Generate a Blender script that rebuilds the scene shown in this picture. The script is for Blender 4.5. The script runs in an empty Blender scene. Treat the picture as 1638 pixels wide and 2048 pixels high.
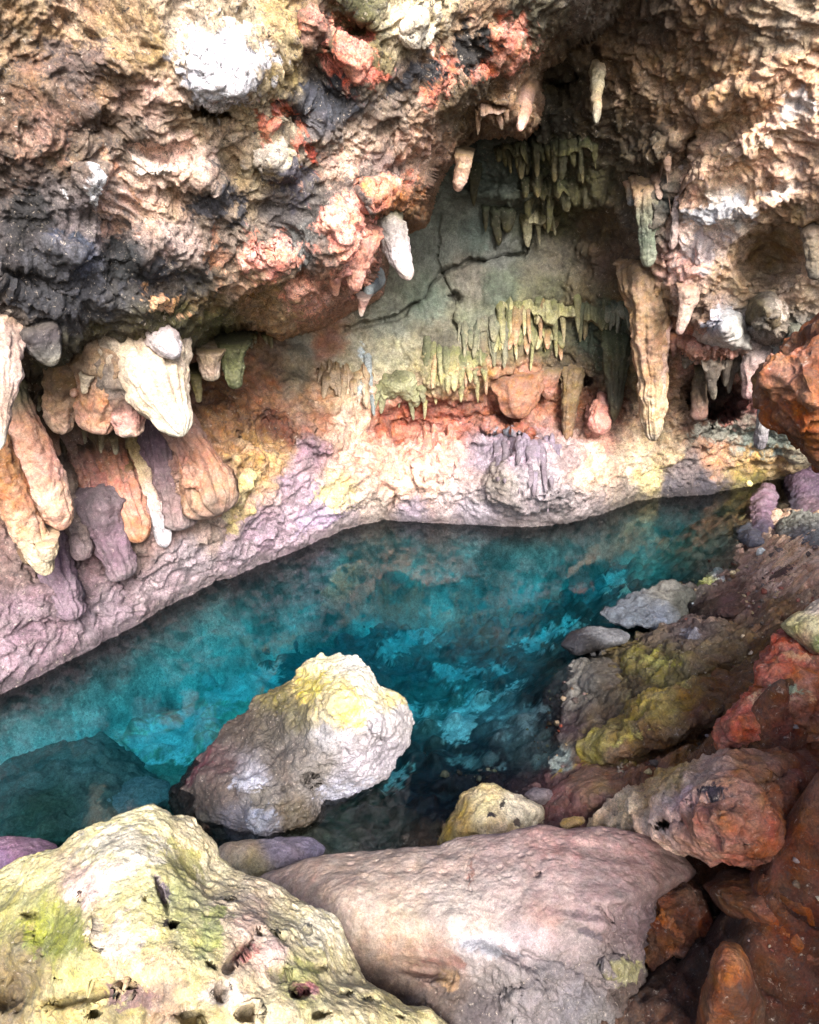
import bpy, math
import numpy as np
sc = bpy.context.scene
COL = sc.collection
# ------------------------------------------------------------------ camera, world, sun
W, H, F = 1638.0, 2048.0, 1480.0
PITCH = math.radians(26.0); CAMH = 3.3
cp, sp = math.cos(PITCH), math.sin(PITCH)
cd = bpy.data.cameras.new('camera'); cam = bpy.data.objects.new('camera', cd); COL.objects.link(cam)
cam.location = (0, 0, CAMH); cam.rotation_euler = (math.pi/2 - PITCH, 0, 0)
cd.sensor_fit = 'VERTICAL'; cd.sensor_height = 24.0; cd.lens = 24.0*F/H; cd.clip_start = 0.05; cd.clip_end = 500
sc.camera = cam
SUN_EL, SUN_AZ = math.radians(40), math.radians(166)     # azimuth of the light's origin, clockwise from +Y
w = bpy.data.worlds.new('World'); sc.world = w; w.use_nodes = True
nt = w.node_tree; bg = nt.nodes['Background']; sky = nt.nodes.new('ShaderNodeTexSky')
sky.sky_type = 'NISHITA'; sky.sun_disc = False; sky.sun_elevation = SUN_EL; sky.sun_rotation = SUN_AZ
sky.air_density = 1.0; sky.dust_density = 3.0; sky.ozone_density = 0.6
nt.links.new(sky.outputs[0], bg.inputs[0]); bg.inputs[1].default_value = 0.15
sd = bpy.data.lights.new('sun', 'SUN'); sd.energy = 4.7; sd.angle = math.radians(24); sd.color = (1, .95, .88)
sun = bpy.data.objects.new('sun', sd); COL.objects.link(sun)
from mathutils import Vector
sdir = Vector((math.sin(SUN_AZ)*math.cos(SUN_EL), math.cos(SUN_AZ)*math.cos(SUN_EL), math.sin(SUN_EL)))
sun.rotation_euler = (-sdir).to_track_quat('-Z', 'Y').to_euler(); sun.location = sdir*20
sc.view_settings.view_transform = 'Standard'; sc.view_settings.look = 'None'
sc.view_settings.exposure = 1.65; sc.view_settings.gamma = 1.0; sc.view_settings.use_curve_mapping = False
sc.cycles.max_bounces = 8; sc.cycles.diffuse_bounces = 4; sc.cycles.transparent_max_bounces = 8
sc.cycles.sample_clamp_indirect = 6
sc.cycles.use_denoising = True

# ------------------------------------------------------------------ projection
def rays(px, py):
    X = (np.asarray(px, float)-W/2)/F; V = (H/2-np.asarray(py, float))/F
    return X, cp+V*sp, -sp+V*cp
def at_y(px, py, y):                       # point on the sight line at world distance y
    dx, dy, dz = rays(px, py); t = y/dy
    return np.stack([dx*t, dy*t, CAMH+dz*t], -1)
def y_of_z(px, py, z):
    dx, dy, dz = rays(px, py); return (z-CAMH)/dz*dy
def proj(P):
    x, y, z = P[..., 0], P[..., 1], P[..., 2]-CAMH
    d = np.maximum(y*cp-z*sp, .05); u = y*sp+z*cp
    return W/2+F*x/d, H/2-F*u/d

# ------------------------------------------------------------------ noise
def _h(ix, iy, iz, s):
    n = (ix.astype(np.uint32)*np.uint32(374761393)+iy.astype(np.uint32)*np.uint32(668265263)
         + iz.astype(np.uint32)*np.uint32(2246822519)+np.uint32((s*3266489917) & 0xffffffff))
    n = (n ^ (n >> np.uint32(13)))*np.uint32(1274126177)
    return n ^ (n >> np.uint32(16))
def gnoise(P, f, seed=0):                  # gradient noise, about -1..1
    shp = P.shape[:-1]; Q = (P.reshape(-1, 3)*f).astype(np.float32)+np.float32(137.31)
    I = np.floor(Q).astype(np.int32); R = Q-I; U = R*R*R*(R*(R*6-15)+10)
    def g(a, b, c):
        h = _h(I[:, 0]+a, I[:, 1]+b, I[:, 2]+c, seed)
        gx = (h & 255).astype(np.float32)/127.5-1; gy = ((h >> 8) & 255).astype(np.float32)/127.5-1
        gz = ((h >> 16) & 255).astype(np.float32)/127.5-1
        return gx*(R[:, 0]-a)+gy*(R[:, 1]-b)+gz*(R[:, 2]-c)
    u, v, t = U[:, 0], U[:, 1], U[:, 2]
    L = lambda a, b, k: a+(b-a)*k
    r = L(L(L(g(0,0,0), g(1,0,0), u), L(g(0,1,0), g(1,1,0), u), v), L(L(g(0,0,1), g(1,0,1), u), L(g(0,1,1), g(1,1,1), u), v), t)
    return (r*1.25).reshape(shp)
def fbm(P, f, o=4, seed=0, gain=.5):
    s = 0; a = 1; tot = 0
    for k in range(o): s = s+a*gnoise(P, f*2.03**k, seed+k*17); tot += a; a *= gain
    return s/tot
def billow(P, f, o=3, seed=0, gain=.55):   # rounded lumps with sharp creases between, 0..1
    s = 0; a = 1; tot = 0
    for k in range(o): s = s+a*np.abs(gnoise(P, f*2.03**k, seed+k*17)); tot += a; a *= gain
    return s/tot*2
def ridged(P, f, o=3, seed=0, gain=.55):
    return 1-billow(P, f, o, seed, gain)
def cells(P, f, seed=0):                   # F1, F2 of a cellular pattern
    shp = P.shape[:-1]; Q = (P.reshape(-1, 3)*f).astype(np.float32)+np.float32(91.7)
    I = np.floor(Q-.5).astype(np.int32)
    f1 = np.full(len(Q), 9, np.float32); f2 = f1.copy()
    for a in (0, 1):
        for b in (0, 1):
            for c in (0, 1):
                J = I+np.array([a, b, c], np.int32); h = _h(J[:, 0], J[:, 1], J[:, 2], seed)
                d = (J[:, 0]+.15+.7*(h & 1023).astype(np.float32)/1023-Q[:, 0])**2 \
                    + (J[:, 1]+.15+.7*((h >> 10) & 1023).astype(np.float32)/1023-Q[:, 1])**2 \
                    + (J[:, 2]+.15+.7*((h >> 20) & 1023).astype(np.float32)/1023-Q[:, 2])**2
                f2 = np.minimum(f2, np.maximum(f1, d)); f1 = np.minimum(f1, d)
    return np.sqrt(f1).reshape(shp), np.sqrt(f2).reshape(shp)
def sstep(a, b, x):
    t = np.clip((x-a)/(b-a), 0, 1); return t*t*(3-2*t)

# ------------------------------------------------------------------ interpolation, colour
class RBF:
    def __init__(s, pts, smooth=0.0):
        p = np.array(pts, float); s.c = p[:, :2]; n = len(p); s.sc = np.ptp(s.c)+1e-9
        c = s.c/s.sc; K = np.sqrt(((c[:, None]-c[None])**2).sum(-1)+1e-4)-np.eye(n)*smooth
        A = np.zeros((n+3, n+3)); A[:n, :n] = K; A[:n, n] = 1; A[:n, n+1:] = c; A[n:, :n] = A[:n, n:].T
        s.w = np.linalg.solve(A, np.concatenate([p[:, 2], [0, 0, 0]])); s.n = n
    def __call__(s, x, y):
        x = np.asarray(x, float)/s.sc; y = np.asarray(y, float)/s.sc
        r = s.w[s.n]+s.w[s.n+1]*x+s.w[s.n+2]*y
        for k in range(s.n): r = r+s.w[k]*np.sqrt((x-s.c[k, 0]/s.sc)**2+(y-s.c[k, 1]/s.sc)**2+1e-4)
        return r
GAIN = .62
def rgb(hx, gain=GAIN):
    c = np.array([int(hx[i:i+2], 16)/255 for i in (0, 2, 4)])
    c = np.where(c <= .04045, c/12.92, ((c+.055)/1.055)**2.4)
    return np.minimum(c*gain, .8)
def warp(P, px, py, f=3.0, amp=30, seed=5):
    return px+amp*fbm(P, f, 5, seed, .72), py+amp*fbm(P, f, 5, seed+50, .72)
def paint(P, px, py, base, over=(), f=3.0, amp=45, gain=GAIN, soft=2.1):
    wx, wy = warp(P, px, py, f*1.6, amp*1.25)
    num = 0; den = 0
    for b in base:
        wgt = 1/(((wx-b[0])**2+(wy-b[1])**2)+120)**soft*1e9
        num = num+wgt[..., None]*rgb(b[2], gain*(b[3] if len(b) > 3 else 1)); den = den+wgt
    c = num/den[..., None]
    if len(over):
        n = 1.7*fbm(P, f*3, 5, 77, .7)
        for o in over:                      # (x, y, rx, ry, angle, colour, raggedness)
            a = math.radians(o[4]); dx = wx-o[0]; dy = wy-o[1]
            m = (abs(dx) < 2.2*max(o[2], o[3])) & (abs(dy) < 2.2*max(o[2], o[3]))
            if not m.any(): continue
            dx, dy = dx[m], dy[m]
            d = np.sqrt(((dx*math.cos(a)+dy*math.sin(a))/o[2])**2+((-dx*math.sin(a)+dy*math.cos(a))/o[3])**2)
            rag = o[6] if len(o) > 6 else .9
            k = sstep(.0, .28, 1-d+rag*n[m])[..., None]
            c[m] = c[m]*(1-k)+k*rgb(o[5], gain)
    return c
def seg_dist(px, py, line):
    d = np.full(px.shape, 1e9)
    for (x0, y0), (x1, y1) in zip(line[:-1], line[1:]):
        vx, vy = x1-x0, y1-y0; t = np.clip(((px-x0)*vx+(py-y0)*vy)/(vx*vx+vy*vy+1e-9), 0, 1)
        d = np.minimum(d, np.hypot(px-x0-t*vx, py-y0-t*vy))
    return d
def inside(px, py, poly):
    r = np.zeros(px.shape, bool); n = len(poly)
    for i in range(n):
        x0, y0 = poly[i]; x1, y1 = poly[(i+1) % n]
        if y0 == y1: continue
        r ^= ((y0 > py) != (y1 > py)) & (px < (x1-x0)*(py-y0)/(y1-y0)+x0)
    return r
def bumps(P, px, py, feats, f=3, amp=18):  # shaped swellings (+) and hollows (-), in metres towards the viewer
    wx, wy = warp(P, px, py, f, amp, 31); r = np.zeros(px.shape)
    for q in feats:
        x, y, rx, ry, ang, am = q[:6]; sh = q[6] if len(q) > 6 else .8
        a = math.radians(ang); dx = wx-x; dy = wy-y
        d = np.sqrt(((dx*math.cos(a)+dy*math.sin(a))/rx)**2+((-dx*math.sin(a)+dy*math.cos(a))/ry)**2)
        r += am*sstep(0, sh, 1-d)
    return r

# ------------------------------------------------------------------ materials
def rock_material(name, scale=1.0, mottle=.5, fleck=.5, bump=.5, rough=.8, spec=.3):
    m = bpy.data.materials.new(name); m.use_nodes = True; t = m.node_tree; N = t.nodes; Lk = t.links
    pb = N['Principled BSDF']; pb.inputs['Specular IOR Level'].default_value = spec
    tc = N.new('ShaderNodeTexCoord')
    at = N.new('ShaderNodeAttribute'); at.attribute_name = 'tint'
    cr = N.new('ShaderNodeAttribute'); cr.attribute_name = 'crag'
    wt = N.new('ShaderNodeAttribute'); wt.attribute_name = 'wet'
    def noise(s, det, ro=.6, dist=0.):
        n = N.new('ShaderNodeTexNoise'); n.inputs['Scale'].default_value = s*scale; n.inputs['Detail'].default_value = det
        n.inputs['Roughness'].default_value = ro; n.inputs['Distortion'].default_value = dist
        Lk.new(tc.outputs['Object'], n.inputs['Vector']); return n.outputs['Fac']
    def mapr(src, a, b, c, d):
        n = N.new('ShaderNodeMapRange'); Lk.new(src, n.inputs[0])
        for i, v in enumerate((a, b, c, d)): n.inputs[i+1].default_value = v
        return n.outputs[0]
    def math_(op, a, b):
        n = N.new('ShaderNodeMath'); n.operation = op
        for i, v in enumerate((a, b)):
            if isinstance(v, (int, float)): n.inputs[i].default_value = v
            else: Lk.new(v, n.inputs[i])
        return n.outputs[0]
    def mul(c, f):
        n = N.new('ShaderNodeVectorMath'); n.operation = 'SCALE'; Lk.new(c, n.inputs[0]); Lk.new(f, n.inputs['Scale']); return n.outputs[0]
    f1 = mapr(noise(5, 6, .6, .6), .3, .7, 1-mottle*.75, 1+mottle*.75)
    f2 = mapr(noise(26, 7, .7, .8), .3, .7, 1-mottle*.9, 1+mottle*.9)
    f3 = mapr(noise(95, 5, .75, .3), .3, .7, 1-mottle*.9, 1+mottle*.9)
    c = mul(mul(mul(at.outputs['Color'], f1), f2), f3)
    # dark mineral specks and pale crusts, stronger where the rock is craggy
    fl = math_('MULTIPLY', mapr(noise(24, 9, .78, 1.2), .53, .62, 0, fleck), cr.outputs['Fac'])
    mx = N.new('ShaderNodeMix'); mx.data_type = 'RGBA'; Lk.new(fl, mx.inputs[0]); Lk.new(c, mx.inputs[6]); mx.inputs[7].default_value = (.035, .032, .036, 1)
    pl = math_('MULTIPLY', mapr(noise(30, 8, .75, .7), .59, .68, 0, fleck*.8), cr.outputs['Fac'])
    m2 = N.new('ShaderNodeMix'); m2.data_type = 'RGBA'; Lk.new(pl, m2.inputs[0]); Lk.new(mx.outputs[2], m2.inputs[6]); m2.inputs[7].default_value = (.62, .52, .43, 1)
    # hue drift
    hs = N.new('ShaderNodeHueSaturation'); Lk.new(m2.outputs[2], hs.inputs['Color'])
    Lk.new(mapr(noise(9, 4), .3, .7, .485, .512), hs.inputs['Hue']); Lk.new(mapr(noise(7, 5), .3, .7, .72, 1.1), hs.inputs['Saturation'])
    Lk.new(hs.outputs[0], pb.inputs['Base Color'])
    Lk.new(mapr(wt.outputs['Fac'], 0, 1, rough, .28), pb.inputs['Roughness'])
    v = N.new('ShaderNodeTexVoronoi'); v.feature = 'SMOOTH_F1'; v.inputs['Scale'].default_value = 34*scale
    ds = N.new('ShaderNodeVectorMath'); ds.operation = 'ADD'
    nz = N.new('ShaderNodeTexNoise'); nz.inputs['Scale'].default_value = 12*scale; nz.inputs['Detail'].default_value = 3; Lk.new(tc.outputs['Object'], nz.inputs['Vector'])
    vm = N.new('ShaderNodeVectorMath'); vm.operation = 'SCALE'; vm.inputs['Scale'].default_value = .09/scale; Lk.new(nz.outputs['Color'], vm.inputs[0])
    Lk.new(tc.outputs['Object'], ds.inputs[0]); Lk.new(vm.outputs[0], ds.inputs[1]); Lk.new(ds.outputs[0], v.inputs['Vector'])
    hgt = math_('ADD', noise(18, 10, .7, 0), math_('MULTIPLY', v.outputs['Distance'], .15))
    bp = N.new('ShaderNodeBump'); bp.inputs['Distance'].default_value = .06/scale
    Lk.new(mapr(cr.outputs['Fac'], 0, 1, bump*.35, bump), bp.inputs['Strength']); Lk.new(hgt, bp.inputs['Height'])
    Lk.new(bp.outputs[0], pb.inputs['Normal'])
    return m
M_WALL = rock_material('cave_limestone', 1.1, .5, .75, .95)
M_CEIL = rock_material('craggy_limestone', 1.35, .6, 1.0, .95)
M_NEAR = rock_material('pitted_limestone', 2.6, .42, .8, .7)
M_SLAB = rock_material('worn_limestone', 2.8, .42, .7, .65)
M_STAL = rock_material('dripstone', 1.6, .42, .6, .85)
M_BANK = rock_material('shore_rock', 1.3, .45, .6, .9, .75, .3)
M_BED = rock_material('pool_bottom', 1.2, .3, .3, .5, .9, .2)

# ------------------------------------------------------------------ mesh helpers
def grid_faces(nu, nv, wrap=False):
    i = np.arange(nu if wrap else nu-1); j = np.arange(nv-1); I, J = np.meshgrid(i, j, indexing='ij')
    I2 = (I+1) % nu
    return np.stack([I*nv+J, I2*nv+J, I2*nv+J+1, I*nv+J+1], -1).reshape(-1, 4)
def grid_normals(P, wrap=False):
    if wrap: du = np.roll(P, -1, 0)-np.roll(P, 1, 0)
    else: du = np.gradient(P, axis=0)
    dv = np.gradient(P, axis=1); n = np.cross(du, dv)
    return n/(np.linalg.norm(n, axis=-1, keepdims=True)+1e-9)
def mesh(name, P, faces, mat, col, crag, wet=None, parent=None, origin=None, flip=False):
    P = np.asarray(P, np.float32).reshape(-1, 3); faces = np.asarray(faces, np.int32)
    if flip: faces = faces[:, ::-1]
    used = np.zeros(len(P), bool); used[faces.ravel()] = True
    idx = np.cumsum(used)-1; P = P[used]; faces = idx[faces].astype(np.int32)
    col = np.broadcast_to(np.asarray(col, np.float32), (len(used), 3)) if np.ndim(col) == 1 else np.asarray(col, np.float32).reshape(-1, 3)
    col = col[used]
    def flat(a): return (np.full(len(used), a, np.float32) if np.ndim(a) == 0 else np.asarray(a, np.float32).ravel())[used]
    if origin is not None: P = P-np.asarray(origin, np.float32)
    me = bpy.data.meshes.new(name); n = len(P); k = faces.shape[1]
    me.vertices.add(n); me.vertices.foreach_set('co', P.ravel())
    me.loops.add(faces.size); me.loops.foreach_set('vertex_index', np.ascontiguousarray(faces).ravel())
    me.polygons.add(len(faces)); me.polygons.foreach_set('loop_start', np.arange(0, faces.size, k, dtype=np.int32))
    me.update(calc_edges=True)
    me.shade_smooth()
    a = me.color_attributes.new('tint', 'FLOAT_COLOR', 'POINT')
    a.data.foreach_set('color', np.concatenate([col, np.ones((n, 1), np.float32)], 1).ravel())
    b = me.attributes.new('crag', 'FLOAT', 'POINT'); b.data.foreach_set('value', flat(crag))
    b = me.attributes.new('wet', 'FLOAT', 'POINT'); b.data.foreach_set('value', flat(0. if wet is None else wet))
    me.materials.append(mat)
    o = bpy.data.objects.new(name, me); COL.objects.link(o)
    if parent is not None: o.parent = parent
    if origin is not None and parent is None: o.location = origin
    if origin is not None and parent is not None: o.location = np.asarray(origin)-np.asarray(parent.location)
    return o
def tag(o, label=None, cat=None, group=None, kind=None):
    if label: o['label'] = label
    if cat: o['category'] = cat
    if group: o['group'] = group
    if kind: o['kind'] = kind
    return o

# ================================================================== THE FAR CAVE WALL
SHORE = [(-700,1740),(-300,1540),(0,1388),(130,1325),(200,1292),(260,1258),(330,1213),(430,1165),(520,1130),(600,1100),(690,1060),(770,1040),(860,1046),
         (960,1050),(1030,1042),(1100,1050),(1160,1045),(1200,1025),(1230,1008),(1290,998),(1360,992),(1420,990),(1480,985),(1560,960),(1800,940),(2300,925)]
SX = np.array([s[0] for s in SHORE], float); SY = np.array([s[1] for s in SHORE], float)
def shore(px):
    px = np.asarray(px, float); q = np.stack([px*.01, px*0, px*0], -1)
    return np.interp(px, SX, SY)+11*fbm(q, 2.1, 5, 3, .7)*(1 if px.ndim else 0)
WALL_PTS = [(-400,700,4.2),(0,800,5.3),(120,850,5.4),(60,1000,4.8),(0,1120,4.35),(-300,1150,3.7),(150,1150,4.55),(300,1000,4.95),(400,950,5.0),(455,1010,5.2),
 (370,870,5.3),(300,860,5.45),(490,880,5.85),(600,800,6.4),(620,900,6.1),(560,1000,5.75),(700,950,6.25),(430,740,6.2),(550,700,6.8),(650,700,7.0),(800,620,7.3),
 (900,450,7.3),(1000,350,7.1),(1100,200,6.5),(1200,110,6.3),(1320,150,6.1),(1250,300,6.5),(1150,500,7.3),(1200,640,7.2),(700,820,6.75),(800,780,7.1),(900,780,6.95),(1000,740,7.0),
 (800,860,7.15),(900,850,7.2),(1010,850,7.3),(1100,850,7.2),(1250,870,7.1),(720,900,6.6),(800,905,6.75),(900,900,6.65),(1050,885,6.6),(1200,905,6.85),(1000,960,6.45),(1100,960,6.4),
 (1340,920,7.1),(1500,880,7.2),(1600,930,7.3),(1340,700,6.6),(1420,690,6.3),(1500,740,6.5),(1330,520,6.2),(1400,400,5.9),(1560,300,5.4),
 (1638,200,5.2),(1638,0,5.15),(1400,0,5.6),(1250,-50,5.9),(1480,600,6.1),(1638,600,5.8),(1638,780,6.5),(1950,400,4.9),(1950,900,5.8),(2100,-400,5.1),(1400,-500,5.7),(900,-300,6.0),(300,300,6.2),(-300,200,5.0)]
for x in (-500,-300,0,130,260,330,430,520,600,690,770,860,960,1100,1200,1290,1360,1420,1560,1800,2100):
    y = float(shore(x)); WALL_PTS.append((x, y, float(y_of_z(x, y, 0.0))))
wall_rbf = RBF(WALL_PTS, .0005)
WALL_BUMPS = [(1540,520,90,75,-15,-.4,.8),(1425,790,75,60,0,-1.1,.5),(1380,810,45,40,0,-.5),(1435,650,62,42,10,.45),(1535,640,52,50,0,.4),(1600,690,38,42,0,.35),
 (1440,705,95,32,-3,.25),(1385,700,40,20,0,.1),(1300,690,40,150,3,.25),(1290,430,45,100,0,.2),(1300,300,120,40,-30,.2),(1480,300,160,50,-35,.15),(1500,170,200,40,-30,.15),
 (1500,420,120,30,-22,.2),(1400,560,60,60,0,.12),(400,950,90,120,-30,.3),(330,900,50,100,-20,.15),(520,860,90,50,10,-.15),(640,880,90,35,8,.15),(470,905,60,30,20,.2),
 (1080,960,150,90,0,.2,.6),(1150,1010,100,50,0,.15,.5),(870,960,60,110,0,.08),(950,880,60,18,5,.15),(1045,860,40,22,5,.25,.5),(985,850,35,22,0,.22,.5),(1195,835,34,45,0,.2,.5),
 (820,860,90,18,0,-.12),(1170,790,40,50,0,-.15),(1172,762,16,12,0,-.3,.4),(1100,170,70,60,0,-.25),(1150,450,120,60,0,-.15),(700,790,70,70,0,.12),(560,700,80,30,15,.1),
 (1020,390,180,24,0,.12),(1100,580,220,60,0,.1),(910,595,18,14,0,-.15,.4),(240,1130,100,40,30,-.12),(180,1090,60,60,0,.12),(100,1200,80,50,0,.1),(90,1110,60,70,0,-.1)]
CRACKS = [([(1058,480),(1050,505),(990,518),(940,522),(880,545),(860,570),(845,600),(790,635),(750,648),(690,655)],4.5,.13),
 ([(885,545),(905,600),(905,640),(925,670)],2.6,.07),([(880,430),(876,470),(872,520),(884,545)],2.2,.05),([(1190,105),(1165,150),(1120,165),(1065,182),(1062,290)],7,.3),
 ([(835,920),(800,960),(790,1000),(765,1040)],4,.12),([(1420,200),(1385,260),(1362,330),(1345,430),(1330,560)],6,.15),([(640,745),(700,760)],2,.04)]
WALL_BASE = [(60,820,'4a3a28'),(150,1000,'8a6048'),(20,960,'5c4020'),(60,1120,'7c6460'),(150,1180,'7a646c'),(60,1250,'8c7480'),(30,1340,'9a8490'),(200,1230,'94808c'),(330,1150,'a08c94'),
 (180,1080,'8c6a70'),(270,1080,'8a7068'),(330,1040,'a08080'),(300,900,'846878'),(360,900,'b08070'),(390,960,'c08c70'),(430,1000,'c89470'),(370,1020,'a88870'),(420,1070,'b0988c'),(460,1100,'ac98a4'),(380,1110,'a898a0'),
 (450,800,'7c5028'),(420,860,'8a6038'),(520,760,'a87048'),(560,850,'70402c'),(520,900,'a87c44'),(500,950,'c8a068'),(550,920,'b89460'),(620,900,'a08090'),(580,960,'a890a0'),(640,1000,'b098ac'),(600,1050,'b49cac'),(520,1060,'a890a0'),(700,1030,'a49498'),
 (640,840,'b07858'),(700,790,'e8c8a4'),(690,850,'f0c8ac'),(640,790,'c89c74'),(600,690,'8c8878'),(540,700,'8a7058'),(660,690,'9c6c50'),(720,690,'94907c'),(780,700,'a09c80'),(600,740,'988c74'),(700,740,'a0987c'),
 (720,930,'f4b8a0'),(780,900,'f0a890'),(860,900,'f4ac98'),(800,960,'f0c0a4'),(870,980,'f0c4b0'),(690,980,'e8cc94'),(740,1000,'c4b0a4'),(830,1030,'a898a8'),(950,1030,'aca0ac'),(900,1000,'c8b4b4'),
 (780,850,'a85c40'),(850,835,'9c5038'),(900,850,'b06048'),(930,820,'884830'),(1000,830,'a45c40'),(1050,800,'b87454'),(1000,780,'c08060'),(1080,780,'b87858'),
 (980,900,'9c8c9c'),(1050,900,'a08c9c'),(1000,960,'a0948c'),(1080,960,'aca0a8'),(1140,920,'b09898'),(1130,990,'a89ca0'),(1170,1020,'b8a8a8'),(1200,880,'f0b49c'),(1180,940,'f0c8a8'),(1260,920,'f8dcb8'),(1320,900,'f0d0a0'),
 (1300,960,'e8d090'),(1370,940,'a09090'),(1250,975,'a49488'),(1350,975,'787078'),(1420,970,'68626c'),(1430,910,'d8a078'),(1500,930,'e8bc78'),(1560,940,'e4c084'),(1600,900,'b0a890'),(1450,870,'9c9080'),(1520,850,'a09888'),
 (1500,950,'a89c50'),(1450,840,'b06858'),(1520,810,'b8706c'),(1400,830,'6a4c3c'),(1420,770,'5a4840'),(1450,700,'c88468'),(1380,680,'d08c70'),(1430,640,'a8a4a8'),(1490,660,'d8ccc8'),(1530,700,'e0c8bc'),(1530,640,'847868'),(1600,680,'909088'),
 (1560,760,'d8b8b0'),(1500,590,'8a7458'),(1540,510,'6c5434'),(1600,470,'7c6444'),(1620,560,'b09880'),(1440,550,'a08468'),(1400,620,'c0a088'),(1380,520,'e0a898'),(1400,480,'e8c8b8'),(1450,410,'e0d4c8'),(1380,400,'d0a88c'),
 (1520,380,'b08c70'),(1600,350,'a88870'),(1450,330,'c8a484'),(1550,250,'c09880'),(1600,180,'a88468'),(1500,200,'a4805c'),(1450,250,'94785c'),(1550,60,'7a6a58'),(1400,80,'6c543c'),(1300,60,'6a5c50'),(1250,170,'665038'),(1300,150,'a08060'),
 (1350,200,'74583c'),(1200,200,'5c4c38'),(1130,180,'58503c'),(1100,240,'48463a'),(1200,270,'50442e'),(1300,300,'60503a'),(1250,360,'6c6048'),(1180,380,'504c2c'),(1100,350,'484c30'),(1000,350,'4c5850'),(950,330,'445450'),
 (900,420,'6c746c'),(870,480,'7c847c'),(960,460,'5c6a64'),(1030,450,'4e5444'),(1120,430,'54522e'),(1200,450,'665438'),(1230,520,'6c5848'),(1100,520,'6a6454'),(1000,500,'6c706a'),(940,560,'7c786c'),(850,600,'5c685c'),(780,640,'74786c'),
 (1000,580,'5a6454'),(1100,580,'5c5c44'),(1050,640,'807c54'),(1150,600,'706444'),(950,650,'707460'),(880,680,'706c5c'),(1000,700,'7c7450'),(1100,680,'5c5c3c'),(1180,680,'445040'),(1230,640,'50604c'),(1230,720,'404834'),(1120,740,'50442e'),
 (950,760,'a87c50'),(880,740,'a8a070'),(1150,820,'845034'),(1220,820,'644030'),(1300,450,'5c564c'),(1340,400,'3c403c'),(1300,600,'b08c60'),(1310,700,'b88c6c'),(1270,760,'8a7448'),(1330,800,'e0b48c'),(1260,560,'5c5030')]
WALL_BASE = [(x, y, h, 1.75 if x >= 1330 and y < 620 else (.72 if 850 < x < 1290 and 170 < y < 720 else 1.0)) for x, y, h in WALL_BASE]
WALL_OVER = [(1420,420,70,22,-20,'ecebf0',1),(1490,440,40,14,-15,'f4f2f6',1),(1600,220,50,40,-40,'e0d0c8',1.1),(1560,380,50,16,-20,'d8c0b0',1),(1440,645,40,26,10,'c8c8d8',.7),
 (200,790,40,14,0,'c0906c',1),(730,740,9,60,-4,'b8c8d0',.5),(1010,870,40,8,10,'98a0b0',.7),(480,1000,18,70,20,'ccb47c',1.2),(665,1000,40,30,0,'e0cc98',1.2),(530,910,40,22,0,'c89c64',1.2),
 (1580,260,80,20,-30,'e8c8b0',1.1),(1450,870,90,24,5,'b8b4a4',1.3),(1530,880,60,26,5,'a8b4a8',1.3),(1400,500,60,40,-20,'ecd8d4',1.2),(1310,190,60,26,0,'b89c80',1.3),(640,1030,60,26,-20,'c8b0cc',1),
 (1045,858,36,16,5,'a85838',.6),(985,848,28,14,0,'a06858',.6),(1195,835,30,34,0,'f0a894',.6)]

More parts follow.
